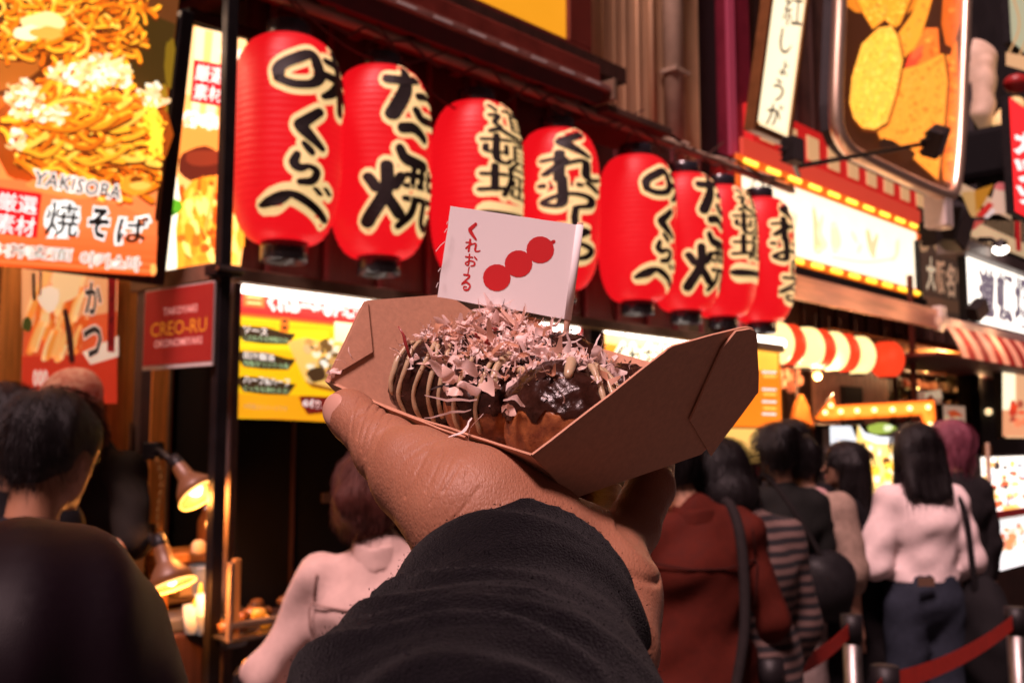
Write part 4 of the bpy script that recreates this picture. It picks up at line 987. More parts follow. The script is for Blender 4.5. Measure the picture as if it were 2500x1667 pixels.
for x, y in ((2270,885),(2262,902),(2236,950),(2352,935)):
    q = MB().ball((0,0,0), .03, 2).build('small_lamp', m_bulb, shl, True); s_, z_ = sz(x, y, NS+.2); q.location = (s_, .7, z_)
    if x in (2270, 2352): warm_point((s_, .55, z_), 18, shl)
o = MB().box(-.02,-.02,0,.02,.02,3).build('red_pole', m_redframe); o.matrix_world = frame_at(S(sz(2230,900,-.3)[0], -.3, 0)); tag(o, 'thin red brown pole behind the far end of the small lantern row', 'pole')
def f_(P): P.poly([(2256,958),(2296,950),(2300,972),(2258,976)], rgb(255,220,180)); P.poly([(2258,975),(2272,962),(2282,976)], rgb(120,50,20))
board('pale_notice', 'pale notice standing above the right end of the arrow', 'notice', -.5, (2236,950), (2300,990), rgb(200,150,120), f_, m_dim)
def f_(P): P.poly([(2312,1004),(2330,1000),(2352,1015),(2320,1018)], rgb(226,90,40)); P.blob(2310,1024,7,9,rgb(255,220,170),.2); P.blob(2332,1026,9,10,rgb(255,220,170),.2)
board('pale_poster', 'pale poster behind the mauve haired person', 'poster', -.3, (2300,985), (2362,1120), rgb(214,176,150), f_, m_dim)
cu = thing('shutter', 'pinkish ribbed shutter with a dark opening behind the arrow', 'shutter', MF)
a, z1 = sz(1990, 908, -.8); b, z0 = sz(2170, 990, -.8)
for i in range(15):
    x = a+(b-a)*i/15; MB().box(x, .80, .6, x+(b-a)/15-.006, .84, z1+.05, .003).build('rib', mat('rosy_shutter', (.60,.30,.22), .6, var=.2), cu)
c = sz(2055, 930, -.78)[0]; d = sz(2100, 930, -.78)[0]; MB().box(c, .76, .6, d, .798, z1-.1).build('opening', m_dark, cu)
lf = thing('leaf_banner', 'pointed orange leaf shaped banner left of the arrow sign', 'banner', frame(1959, 1040, -.3))
ML = frame(1959, 1040, -.3)
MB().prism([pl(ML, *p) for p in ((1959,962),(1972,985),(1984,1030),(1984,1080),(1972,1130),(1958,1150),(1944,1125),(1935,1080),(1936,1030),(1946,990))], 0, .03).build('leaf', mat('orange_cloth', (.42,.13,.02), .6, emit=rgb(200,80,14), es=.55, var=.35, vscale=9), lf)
MB().tube([(0,.04,-1.6),(0,.04,.75)], .012, 8).build('pole', m_wire, lf)
# cluster of small round lamps under the long lantern
for k, (x, y) in enumerate(((1908,935),(1922,920),(1916,905),(1938,915),(1950,928),(1930,945),(1944,902),(1900,912))):
    o = MB().ball((0,0,0), (.035,.035,.045), 2, .1, k).build('small_lantern', mat('small_lantern', (.4,.15,.08), .5, emit=rgb(214,104,60), es=.6, var=.2), None, True); o.matrix_world = frame_at(front(x, y, -.4)); tag(o, 'little orange lantern in a cluster below the small round lanterns', 'lantern', 'cluster of little orange lanterns')
    MB().tube([(0,0,.04),(0,0,.22)], .004, 5).build('cord', m_wire, o)
o = MB().ball((0,0,0), (.055,.055,.08), 2, .05).build('orange_lamp', mat('orange_globe', (.5,.2,.04), .5, emit=rgb(246,130,30), es=.9)); o.matrix_world = frame_at(front(2000, 1087, -.2)); tag(o, 'small glowing orange lamp beside the long haired woman', 'lamp')

# far right: dark bay, lit poster, menu light boxes
dk = thing('dark_bay', 'dark doorway bay between the shelves and the lit poster', 'doorway', MF)
a = sz(2360, 1000, -.5)[0]; b = sz(2446, 1000, -.5)[0]
MB().box(a, .45, 0, a+.25, .58, 2.35).build('jamb', m_blackmat, dk); MB().box(a+.26, .53, 0, b+1.6, .58, 2.35).build('panel', m_dark, dk)
for x in (2406, 2436): s_, z_ = sz(x, 1005, -.5); q = MB().ball((0,0,0), .038, 2).build('round_lamp', mat('soft_bulb', (.8,.6,.4), .4, emit=(1,.72,.38), es=1.1), dk, True); q.location = (s_, .47, z_)
for x in (2395, 2412): s_, _ = sz(x, 1060, -.5); MB().box(s_, .49, .9, s_+.07, .52, 1.52).build('timber', m_owood, dk)
def f_(P):
    P.poly([(2447,905),(2478,908),(2478,1000),(2447,1000)], rgb(255,240,200)); P.poly([(2480,910),(2560,925),(2560,1000),(2480,1000)], rgb(200,150,110))
    P.poly([(2447,1000),(2560,1000),(2560,1066),(2447,1064)], rgb(206,140,100))
    for _ in range(18): P.blob(random.uniform(2464,2520), random.uniform(985,1035), random.uniform(4,10), random.uniform(4,12), rgb(*random.choice([(206,60,30),(176,50,30),(226,120,80),(150,70,50)])), .4)
board('lit_poster', 'tall lit poster glowing cream at the top, right edge', 'poster', -.1, (2445,900), (2560,1072), rgb(226,176,130), f_, m_lit)
def f_(P):
    for _ in range(90): P.blob(random.uniform(2400,2540), random.uniform(1120,1240), random.uniform(4,12), random.uniform(3,9), rgb(*random.choice([(250,246,240),(236,190,120),(206,90,50),(120,120,130),(60,50,50),(240,220,190),(226,170,90),(200,206,214)])), .4)
board('menu_screen', 'bright tilted menu screen covered with small food pictures, right edge', 'menu board', .5, (2392,1112), (2560,1252), rgb(240,232,220), f_, m_lit2)
def f_(P):
    for _ in range(24): P.blob(random.uniform(2445,2500), random.uniform(1282,1340), random.uniform(4,10), random.uniform(5,12), rgb(*random.choice([(240,190,150),(226,140,90),(250,226,206),(206,120,90)])), .4)
board('menu_card', 'white lit menu card below the bright menu screen', 'menu board', .5, (2428,1268), (2560,1364), rgb(246,244,244), f_, m_lit)
a, z = sz(2400, 1256, .55); o = MB().box(0,0,-.03,1.6,.04,.03,.004).build('red_rail', m_redpaint); o.matrix_world = frame(2426, 1259, .52); tag(o, 'red rail between the menu screen and the white menu card', 'rail')
s_, _ = sz(2414, 1300, .52)
o = MB().tube([(0,0,0),(0,0,1.55)], .018, 10).build('sign_post', m_tan, None, True); o.matrix_world = frame_at(S(s_, .54, 0)); tag(o, 'thin upright post at the left edge of the menu screen', 'post')
o = MB().box(0,0,0,1.9,.5,1.02,.01).build('counter_front', m_brown); o.matrix_world = frame_at(S(sz(2440,1500,.3)[0], .3, 0)); tag(o, 'brown counter front below the menu card at the right edge', 'counter')

# queue barrier posts and red belts
def bpost(label, x, ytop, depth):
    P0 = W(x, ytop, depth); h = P0.z; t = thing('barrier_post', label, 'barrier post', Matrix.Translation((P0.x, P0.y, 0)), 'queue barrier posts')
    MB().tube([(0,0,.02),(0,0,h-.09)], .032, 18).build('tube', m_steel, t, True); MB().lathe([(.16,0),(.16,.014),(.03,.03)], 24).build('base', m_black, t, True)
    MB().tube([(0,0,h-.088),(0,0,h)], .038, 18).build('belt_head', m_black, t, True); return (P0.x, P0.y, h-.045)
p1 = bpost('steel barrier post with black head between the black clad woman and the jeans', 2160, 1625, 2.7)
p2 = bpost('steel barrier post in front of the pale trousers', 2078, 1500, 3.5)
p3 = bpost('barrier post at the right end of the long red belt', 2478, 1482, 3.6)
p4 = bpost('barrier post hidden behind the red shirted person', 1880, 1605, 2.85)
m_belt = mat('red_belt', (.42,.03,.02), .6, var=.15, vscale=30, spec=.2)
def belt(label, A, B, sag=.03):
    V = []; F = []; n = 14
    for i in range(n+1):
        t = i/n; p = Vector(A).lerp(Vector(B), t); z = p.z-sag*4*t*(1-t)
        V += [(p.x, p.y, z-.026), (p.x, p.y, z+.026), (p.x+.002, p.y+.002, z+.026), (p.x+.002, p.y+.002, z-.026)]
        if i: b = 4*(i-1); F += [(b, b+4, b+5, b+1), (b+1, b+5, b+6, b+2), (b+2, b+6, b+7, b+3), (b+3, b+7, b+4, b)]
    o = mesh_obj('barrier_belt', V, F, m_belt); tag(o, label, 'belt', 'red queue belts'); return o
belt('long red queue belt rising to the right across the jeans', p1, p3)
belt('dark red queue belt crossing the pale trousers', p4, p2)
belt('short red queue belt running off the bottom edge', p1, (p1[0]-.9, p1[1]-1.4, p1[2]-.04))

# ------------------------------------------------------------------ things inside the stand, lower left
def desk_lamp(label, Pb, Pj, Ps, aim, es):
    """lamp on an arm from the post: Pb clamp, Pj joint, Ps top of the shade"""
    t = thing('clip_lamp', label, 'lamp', Matrix.Translation(Pb), 'clip lamps on the side frame')
    J = Pj-Pb; H = Ps-Pb; aim = aim.normalized()
    MB().box(-.03,-.03,-.03,.03,.03,.03,.006).build('clamp', m_black, t)
    MB().tube([(0,0,0), J*.5+Vector((0,0,.01)), J, H], [.010,.010,.012,.014], 10).build('arm', m_black, t, True)
    MR = Matrix.Translation(H) @ aim.to_track_quat('Z', 'Y').to_matrix().to_4x4()
    sh = MB().lathe([(.022,-.03),(.026,.0),(.028,.03),(.040,.045),(.062,.075),(.072,.11),(.068,.108),(.058,.078),(.036,.05),(.02,.03)], 28, MR, cap=False).build('shade', mat('lamp_shade', (.09,.05,.035), .45, metal=.2, emit=rgb(255,120,20), es=.10), t, True)
    MB().lathe([(.0705,.106),(.0745,.110),(.0735,.116),(.069,.114)], 28, MR, cap=False).build('lit_rim', mat('lit_rim', (.9,.6,.3), .4, emit=(1,.42,.07), es=es), t, True)
    MB().lathe([(.020,-.06),(.024,-.03),(.022,.0)], 16, MR).build('socket', m_black, t, True)
    pt = bpy.data.lights.new('lamp_light', 'POINT'); pt.energy = 10; pt.color = (1,.32,.06); pt.shadow_soft_size = .03; po = bpy.data.objects.new('lamp_light', pt); COL.objects.link(po); po.parent = t; po.matrix_local = MR @ Matrix.Translation((0,0,.125))
    b = MB().ball((0,0,0), (.030,.030,.040), 2).build('bulb', mat('lamp_bulb', (1,.8,.5), .3, emit=(1,.55,.14), es=9), t, True); b.matrix_local = MR @ Matrix.Translation((0,0,.07))
DL = 3.35
desk_lamp('upper clip lamp with glowing orange rim left of the black pole', W(374,1100,3.5), W(404,1112,3.4), W(444,1148,DL), Vector((.62,-.25,-.72)), 2.2)
desk_lamp('lower clip lamp with bright orange rim near the bottom left', W(352,1300,3.5), W(372,1318,3.3), W(398,1348,3.15), Vector((.38,-.2,-.9)), 6)
ch = MB()
for k in range(30): 
    p = W(383+8*math.sin(k*.2)+k*.5, 1120+k*6.6, 3.42); ch.ball(p, .008+.003*math.sin(k*2.1), 1)
o = ch.build('hanging_chain', mat('brass_chain', (.5,.26,.08), .3, metal=.8)); tag(o, 'brassy chain catching lamp light beside the side frame', 'chain')
def at_counter(x, y, d): return W(x, y, d)
cz = .92
def on(x, d): p = W(x, 1500, d); return Matrix.Translation((p.x, p.y, cz)) @ Matrix.Rotation(ANG, 4, 'Z')
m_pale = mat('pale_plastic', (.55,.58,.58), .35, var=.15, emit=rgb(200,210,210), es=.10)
cab = thing('condiment_shelf', 'small orange wooden shelf with pale tubs beside the black pole', 'shelf', on(478, 3.6))
zt_ = W(478, 1368, 3.6).z-cz; zm = W(478,1460,3.6).z-cz
for q in (-.13, .06): MB().box(q-.012,-.02,0,q+.012,.2,zt_,.003).build('side', m_owood, cab)
MB().box(-.16,-.04,zt_,.085,.21,zt_+.03,.004).build('top', m_owood, cab); MB().box(-.118,0,zm-.01,.048,.19,zm+.01,.003).build('shelf', m_tan, cab); MB().box(-.118,.19,0,.048,.2,zt_).build('back', m_brown, cab)
def stuffy(name, label, cat, x, d, z, mb, m, sm=True):
    o = mb.build(name, m, None, sm); p = W(x, 1500, d); o.matrix_world = Matrix.Translation((p.x, p.y, z)) @ Matrix.Rotation(ANG, 4, 'Z'); return tag(o, label, cat)
tz = cz+zt_+.031
stuffy('bottle', 'brown bottle with pale cap standing on the wooden shelf top', 'bottle', 497, 3.6, tz, MB().lathe([(.03,0),(.032,.01),(.032,.11),(.018,.14),(.016,.17)], 18), mat('brown_glass', (.14,.05,.015), .15, spec=.8))
stuffy('jar', 'small pale jar next to the brown bottle', 'jar', 480, 3.5, tz, MB().lathe([(.02,0),(.026,.01),(.024,.04),(.012,.05)], 16), m_cream)
stuffy('tub', 'white tub on the middle board of the wooden shelf', 'tub', 500, 3.62, cz+zm+.011, MB().lathe([(.05,0),(.058,.09),(.062,.095),(.062,.105),(.0,.105)], 20), m_pale)
stuffy('box', 'folded pale box lying on the middle board', 'box', 462, 3.62, cz+zm+.011, MB().box(-.06,-.04,0,.06,.04,.035,.004), m_cream, False)
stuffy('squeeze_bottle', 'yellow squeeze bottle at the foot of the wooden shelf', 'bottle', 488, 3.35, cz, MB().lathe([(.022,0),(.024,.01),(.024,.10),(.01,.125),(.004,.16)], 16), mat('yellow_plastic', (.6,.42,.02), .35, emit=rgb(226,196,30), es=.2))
stuffy('tub', 'pale cup beside the yellow squeeze bottle', 'cup', 474, 3.32, cz, MB().lathe([(.028,0),(.038,.09),(.036,.09),(.026,.004)], 18), m_pale)
stuffy('tub', 'pale cup stack to the right of the yellow bottle', 'cup', 506, 3.3, cz, MB().lathe([(.03,0),(.036,.06),(.039,.062),(.036,.07),(.040,.13),(.037,.13),(.02,.06)], 18), m_pale)
stuffy('tray', 'grey metal tray under the tubs on the counter', 'tray', 470, 3.45, cz+.001, MB().box(-.16,-.09,0,.16,.09,.05,.01), mat('grey_tray', (.16,.16,.17), .3, metal=.6), False)
# glass food case right of the pole
fc = thing('food_case', 'glass food case with orange lit snacks right of the black pole', 'food case', on(600, 3.2))
zt_ = W(600, 1520, 3.2).z-cz; zr = W(586, 1362, 3.2).z-cz
MB().box(-.05,-.012,0,-.028,.012,zr,.003).build('upright', m_owood, fc); MB().box(-.066,-.013,0,-.052,.013,zr-.01,.003).build('upright', m_tan, fc)
MB().box(-.06,-.016,zt_-.012,.36,.016,zt_+.008,.003).build('top_rail', m_tan, fc); MB().box(-.06,-.02,0,.40,.30,.012,.003).build('base', m_steel, fc)
MB().box(-.02,-.004,.02,.34,.0,zt_-.015).build('glass', mat('case_glass', (.9,.9,.9), .05, trans=1.0), fc)
random.seed(5)
gl = mat('orange_lit_snack', (.5,.22,.05), .4, var=.4, vscale=60, emit=rgb(255,140,26), es=.5); gd = mat('brown_snack', (.22,.09,.03), .35, var=.5, vscale=50)  # first material glows, putting the orange light on the food into its colour
for i in range(26):
    p = fc.matrix_world; x = random.uniform(-.03,.30); y = random.uniform(.03,.26); z = .034+(.03 if i > 14 else 0)
    o = MB().ball((0,0,0), (.026,.024,.021), 2, .25, i).build('snack_ball', gl if i % 3 == 0 and y < .15 else gd, None, True)
    q = on(600, 3.2) @ Vector((x, y, z)); o.location = q; tag(o, ('glowing orange snack ball near the front glass of the food case' if i % 3 == 0 and y < .15 else 'brown snack ball in the upper layer of the food case' if i > 14 else 'brown snack ball in the lower layer of the food case'), 'snack', 'snack balls in the food case')
o = MB().box(0,0,0,.24,.06,.03,.012).build('lit_tray', mat('orange_lit_tray', (.5,.25,.08), .4, emit=rgb(255,150,36), es=1.0, var=.4, vscale=40)); o.matrix_world = Matrix.Translation(W(588, 1640, 3.0)) @ Matrix.Rotation(R(8), 4, 'Z'); tag(o, 'glowing orange food tray at the bottom edge beside the pole', 'tray')  # tray surface glows in place of the orange light on it
m_ = o.matrix_world.copy(); o = MB().box(-.02,-.02,-.6,.27,.1,-.003).build('warmer_stand', m_black); o.matrix_world = m_; tag(o, 'black stand under the glowing orange food tray', 'stand')
o = MB().box(-.06,-.05,0,.06,.05,.12,.03).build('steel_bin', mat('grey_bin', (.3,.31,.33), .3, metal=.7)); o.matrix_world = on(606, 3.28) @ Matrix.Translation((0,0.12,.06)); o.location.z = W(606,1590,3.3).z; tag(o, 'rounded grey metal container behind the case glass', 'container')
# ================================================================== the food tray, food, flag and the hand
TR = Matrix(((.7951,-.604,-.055,.021553),(.5618,.7677,-.3083,.355278),(.2284,.2142,.9497,1.530572),(0,0,0,1)))
m_kraft = mat('kraft_card', (.50,.25,.155), .75, var=.10, vscale=420, bump=.12, bscale=900, bdist=.0006)
tray = thing('food_tray', 'open kraft card food tray held up on the hand', 'food tray', TR)
L1_, L4_ = .066, .117
P1, P2, P3, P4 = (0,0,0), (L1_,0,0), (L1_,L4_,0), (0,L4_,0)
A_ = (-.0275,-.0136,.0265); B_ = (-.0275,L4_+.0136,.0265); A2 = (L1_+.0275,-.0136,.0265); B2 = (L1_+.0275,L4_+.0136,.0265)
def card(name, rings, parent, th=.0007, bend=.0):
    """a sheet of card with rounded outline points, given in tray coordinates"""
    bm = bmesh.new(); vs_ = [bm.verts.new(p) for p in rings]; f = bm.faces.new(vs_)
    bmesh.ops.triangulate(bm, faces=[f]); bmesh.ops.subdivide_edges(bm, edges=bm.edges[:], cuts=3, use_grid_fill=True)
    bm.normal_update()
    n = Vector((0,0,0))
    for q in bm.faces: n += q.normal*q.calc_area()
    n.normalize()
    for v in bm.verts: v.co += n*.0004*mnoise.noise(v.co*60)
    me = bpy.data.meshes.new(name); bm.to_mesh(me); bm.free(); me.materials.append(m_kraft)
    o = bpy.data.objects.new(name, me); COL.objects.link(o); o.parent = parent
    md = o.modifiers.new('thickness', 'SOLIDIFY'); md.thickness = th; md.offset = 0
    return o
def onwall(x, y, yk=-.0241/.0536, off=0.0):
    """pixel to a point on the near end wall (plane through y = yk*z)"""
    N = TR.to_3x3() @ Vector((0, 1, -yk)); N.normalize(); P0 = TR @ Vector((0,0,0))-N*off
    return tuple(TR.inverted() @ hit(x, y, P0, N))
card('base', [P1, P2, P3, P4], tray)
rim = [onwall(*p) for p in ((1298,1108),(1488,964),(1622,858),(1630,850),(1642,843),(1740,816),(1806,801),(1826,798),(1838,801),(1845,812),(1847,830),(1851,908),(1850,957))]
card('end_wall', [P2, P1]+rim, tray)
fl = [onwall(*p, off=.0014) for p in ((1683,1024),(1735,1112),(1766,1069),(1849,957),(1850,905),(1846,832),(1840,806),(1828,801),(1795,807),(1762,848))]
card('corner_flap', fl, tray, .0008)
# far end wall mirrors it
far = [(-.0275,L4_+.0136,.0265)]
def mir(p): return (p[0], L4_-p[1], p[2])
def farwall(x, y):
    yk = .0241/.0536; N = TR.to_3x3() @ Vector((0,1,-yk)); N.normalize(); return tuple(TR.inverted() @ hit(x, y, TR @ Vector((0,L4_,0)), N))
rim2 = [farwall(*p) for p in ((797,925),(884,742),(888,736),(897,734),(1083,719),(1098,722),(1160,765),(1300,850))]
card('end_wall', [P3, P4]+rim2, tray)
flf = []
for p in ((802,924),(886,744),(894,736),(906,862)):
    q = Vector(farwall(*p)); flf.append(tuple(q+Vector((0,-.0012,.0006))))
card('corner_flap', flf, tray, .0008)
A_ = rim[0]; B_ = rim2[0]
rimL = []
for k in range(9):
    t = k/8; p = Vector(A_).lerp(Vector(B_), t); p += Vector((-.0010*math.sin(math.pi*t), 0, -.0016*math.sin(math.pi*t))); rimL.append(tuple(p))
card('side_wall', [P1, P4]+rimL[::-1], tray)
card('side_wall', [P3, P2, rim[-1], B2], tray)
# small tucked tab along the near side rim
tab = [tuple(Vector(rimL[k])+Vector((-.0007, 0, -.0005))) for k in (2, 3, 4, 5, 6, 7, 8)]+[tuple(Vector(rimL[k])+Vector((.0042, .0, -.0068))) for k in (8, 7, 6, 5, 4, 3, 2)]
card('tucked_edge', tab, tray, .0006)

# --- takoyaki
def shader_ball():
    m = bpy.data.materials.new('browned_batter'); m.use_nodes = True; nt = m.node_tree; b = nt.nodes['Principled BSDF']
    tc = nt.nodes.new('ShaderNodeTexCoord'); n = nt.nodes.new('ShaderNodeTexNoise'); n.inputs['Scale'].default_value = 130; n.inputs['Detail'].default_value = 8
    r = nt.nodes.new('ShaderNodeValToRGB'); r.color_ramp.elements[0].position = .35; r.color_ramp.elements[0].color = (.10,.022,.008,1); r.color_ramp.elements[1].position = .68; r.color_ramp.elements[1].color = (.42,.15,.045,1)
    nt.links.new(tc.outputs['Object'], n.inputs[0]); nt.links.new(n.outputs[0], r.inputs[0]); nt.links.new(r.outputs[0], b.inputs['Base Color'])
    b.inputs['Roughness'].default_value = .34; b.inputs['Subsurface Weight'].default_value = .15; b.inputs['Subsurface Radius'].default_value = (.004,.002,.001); b.inputs['Subsurface Scale'].default_value = 1
    n2 = nt.nodes.new('ShaderNodeTexNoise'); n2.inputs['Scale'].default_value = 300; n2.inputs['Detail'].default_value = 6; bp = nt.nodes.new('ShaderNodeBump'); bp.inputs['Strength'].default_value = .5; bp.inputs['Distance'].default_value = .0012
    nt.links.new(tc.outputs['Object'], n2.inputs[0]); nt.links.new(n2.outputs[0], bp.inputs['Height']); nt.links.new(bp.outputs[0], b.inputs['Normal']); return m
m_batter = shader_ball()
m_sauce = mat('dark_sauce', (.026,.009,.006), .24, spec=.22, var=.5, vscale=180, bump=.35, bscale=330, bdist=.0012)
m_mayo = mat('mayonnaise', (.42,.31,.19), .33, spec=.5, bump=.25, bscale=500, sss=.2, bdist=.0008)
BR = .0203
def ball_pt(c, d, r): return Vector(c)+Vector(d).normalized()*r
balls = [(.014,.020,.0205),(.012,.0625,.0205),(.013,.104,.0205),(.050,.026,.013),(.050,.064,.014),(.050,.104,.015),(.034,.046,.027),(.034,.088,.028)]
BL = ['front takoyaki ball with bare browned side at the tray corner', 'middle takoyaki ball of the near row, dark sauce on top', 'left takoyaki ball of the near row under stripes of mayonnaise', 'right takoyaki ball beside the tall card flap',
      'inner takoyaki ball of the far row under the flakes', 'far left takoyaki ball at the back of the tray', 'upper takoyaki ball in front, drowned in flakes', 'upper takoyaki ball at the back, drowned in flakes']
random.seed(21)
DOWN = {0: (.55,-.8), 1: (-.8,-.2), 2: (-.9,-.15), 3: (.3,-.8), 4: (.9,.1), 5: (0,.9), 6: (-.4,-.6), 7: (-.8,.1)}
def tb(i, c, rad):
    t = thing('takoyaki', BL[i], 'takoyaki', TR @ Matrix.Translation(c), 'takoyaki balls in the tray')
    bm = bmesh.new(); bmesh.ops.create_icosphere(bm, subdivisions=4, radius=1)
    for v in bm.verts:
        k = 1+.05*mnoise.noise(v.co*2.1+Vector((i*7,0,0)))+.022*mnoise.noise(v.co*7+Vector((i,3,0))); v.co *= rad*k
    me = bpy.data.meshes.new('batter'); bm.to_mesh(me); bm.free(); me.materials.append(m_batter); me.polygons.foreach_set('use_smooth', [True]*len(me.polygons))
    o = bpy.data.objects.new('batter', me); COL.objects.link(o); o.parent = t
    # sauce: a shell over the top with runs down the side
    bm = bmesh.new(); bmesh.ops.create_icosphere(bm, subdivisions=5, radius=1); dead = []
    for v in bm.verts:
        a = math.atan2(v.co.y, v.co.x); n1 = mnoise.noise(Vector((math.cos(a)*2.4+i*5, math.sin(a)*2.4, i))); edge = (.20 if i == 0 else .02)-.50*n1
        if i == 2: edge -= .8
        w = v.co.z-edge
        if w < -.02: dead.append(v); continue
        k = 1+.05*mnoise.noise(v.co*2.1+Vector((i*7,0,0)))+.022*mnoise.noise(v.co*7+Vector((i,3,0)))
        k += .012+.045*min(1, max(0, w)*3)**.5+.045*mnoise.noise(v.co*8+Vector((0,i,0)))+.028*mnoise.noise(v.co*22)
        v.co *= rad*k
    bmesh.ops.delete(bm, geom=dead, context='VERTS')
    me = bpy.data.meshes.new('sauce'); bm.to_mesh(me); bm.free(); me.materials.append(m_sauce); me.polygons.foreach_set('use_smooth', [True]*len(me.polygons))
    o = bpy.data.objects.new('sauce', me); COL.objects.link(o); o.parent = t
    return t
BT = [tb(i, c, BR+.0022*(i == 0) if i < 6 else .0195) for i, c in enumerate(balls)]
TRI = TR.inverted()
def mayo(i, lanes, r):
    """ribbons of mayonnaise hanging down one side of a ball; each lane: list of directions"""
    rad = (BR+.0022*(i == 0) if i < 6 else .0195)*1.07
    for ln in lanes:
        pts = [Vector(d).normalized()*rad for d in ln]; pts = [Vector(q) for q in smooth_line([tuple(p) for p in pts], 8)]
        pts = [p.normalized()*(rad*(1+.03*mnoise.noise(p*160))) for p in pts]
        rs = [r*(.85+.35*mnoise.noise(p*90+Vector((3,1,0)))) for p in pts]; rs[0] *= .5; rs[-1] *= .55
        MB().tube(pts, rs, 10).build('mayonnaise_stripe', m_mayo, BT[i], True)
mayo(2, [[(-.1,-.25,1),(-.55,-.5,.7),(-.85,-.45,.05),(-.8,-.5,-.5)], [(.05,-.5,1),(-.3,-.8,.7),(-.55,-.85,.05),(-.5,-.85,-.5)], [(-.3,.1,1),(-.8,-.15,.6),(-1,-.1,.0),(-.9,-.15,-.45)], [(.3,-.6,1),(.0,-1,.6),(-.2,-1,-.1)], [(-.3,.4,1),(-.85,.25,.5),(-1,.2,-.05)], [(-.2,-.4,1),(-.45,-.65,.7),(-.68,-.68,.05),(-.62,-.7,-.6)]], .0014)
mayo(0, [[(.3,-.35,1),(.10,-.85,.62),(-.02,-1,.1),(.0,-1,-.7)], [(.55,-.3,1),(.36,-.9,.6),(.22,-1,.0),(.12,-1,-.8)], [(.75,-.25,1),(.62,-.85,.55),(.50,-1,.0),(.34,-1,-.75)], [(.6,-.2,1.1),(.45,-.85,.62),(.36,-1,.1),(.24,-1,-.75)]], .0014)
mayo(1, [[(.1,-.2,1),(-.45,-.5,.8),(-.75,-.55,.2),(-.72,-.58,-.3)], [(.2,.2,1),(-.6,-.1,.75),(-.95,-.15,.2),(-.92,-.2,-.3)]], .0013)
mayo(0, [[(.3,.5,1),(.1,-.1,1),(-.3,-.5,.9)]], .0024); mayo(1, [[(.2,-.4,1),(-.3,-.6,.85),(-.5,-.75,.45)]], .0022); mayo(6, [[(-.9,.2,.4),(-.6,-.7,.35),(.1,-1,.35)]], .0022)
# pickled ginger slivers
m_ging = mat('pickled_ginger', (.26,.03,.03), .35, sss=.3)
for k, (x, y, d) in enumerate(((990,838,.405),(1160,820,.395),(1200,800,.40),(1345,815,.40),(1185,835,.39))):
    b0 = W(x, y, d); b1 = b0+Vector((random.uniform(-.004,.004), random.uniform(-.003,.003), random.uniform(.006,.018) if k == 0 else random.uniform(-.003,.002)))
    b1 = b0+Vector((-.003,0,.007)) if k == 0 else b1
    o = MB().tube([b0+Vector((.002,0,-.006 if k == 0 else -.001)), b0, b0.lerp(b1,.5)+Vector((.0006,0,0)), b1], [.0006,.0008,.0006,.0002], 6).build('ginger_sliver', m_ging, None, True); tag(o, 'red pickled ginger sliver %s' % ('standing upright at the left of the heap','below the left corner of the flag','below the middle of the flag','at the foot of the flag pick','in the middle of the flakes','low on the left of the middle ball')[k], 'ginger', 'pickled ginger slivers')
# bonito flakes
def m_flake():
    m = bpy.data.materials.new('bonito_flake'); m.use_nodes = True; nt = m.node_tree; b = nt.nodes['Principled BSDF']
    a = nt.nodes.new('ShaderNodeAttribute'); a.attribute_name = 'Col'; nt.links.new(a.outputs['Color'], b.inputs['Base Color']); b.inputs['Roughness'].default_value = .45
    tr = nt.nodes.new('ShaderNodeBsdfTranslucent'); nt.links.new(a.outputs['Color'], tr.inputs['Color']); mx = nt.nodes.new('ShaderNodeMixShader'); mx.inputs[0].default_value = .38
    out = nt.nodes['Material Output']; nt.links.new(b.outputs[0], mx.inputs[1]); nt.links.new(tr.outputs[0], mx.inputs[2]); nt.links.new(mx.outputs[0], out.inputs[0]); return m
mf_ = m_flake(); FV, FF, FC = [], [], []
rnd = random.Random(4)
def flake(c, size, col, aspect=1.6, up=None, curl=1.0):
    n = 6; w = size/aspect; X = Vector((rnd.gauss(0,1), rnd.gauss(0,1), rnd.gauss(0,.6))).normalized(); Z = Vector((rnd.gauss(0,.8), rnd.gauss(0,.8), rnd.gauss(.7,.6))).normalized()
    if up is not None: Z = (Z*.6+up).normalized()
    Y = Z.cross(X).normalized(); X = Y.cross(Z).normalized(); k1 = rnd.uniform(-1.4,1.4)*curl; k2 = rnd.uniform(-1,1)*curl; b = len(FV)
    off = [rnd.uniform(.55,1.1) for _ in range(n+1)]; off2 = [rnd.uniform(.55,1.1) for _ in range(n+1)]
    for i in range(n+1):
        t = i/n-.5; wd = w*(1-abs(2*t)**2.2*.75); lift = size*(k1*t*t+.18*math.sin(t*6+k2*3))
        for j, o_ in ((-1, off), (0, None), (1, off2)):
            q = wd*.5*j*(o_[i] if o_ else rnd.uniform(-.2,.2)); z = lift+k2*abs(j)*wd*.35+rnd.uniform(-1,1)*size*.02
            FV.append(c+X*(t*size)+Y*(q if j else q*.2)+Z*z); f = rnd.uniform(.88,1.08); FC.append(tuple(x*f for x in col))
        if i:
            a = b+(i-1)*3
            for j in (0, 1):
                if rnd.random() > .06: FF.append((a+j, a+j+1, a+j+4, a+j+3))
def strand(c, d, L, r, col):
    pts = [c]; d = d.normalized()
    for i in range(7): d = (d+Vector((rnd.gauss(0,.28), rnd.gauss(0,.28), rnd.gauss(0,.28)))).normalized(); pts.append(pts[-1]+d*L/7)
    s = Vector((rnd.gauss(0,1), rnd.gauss(0,1), rnd.gauss(0,1))).normalized(); b = len(FV)
    for i, p in enumerate(pts): w = r*(1-abs(i/7-.45)*1.3); FV.append(p+s*w); FV.append(p-s*w); FC.append(col); FC.append(col)
    for i in range(7): a = b+2*i; FF.append((a, a+1, a+3, a+2))
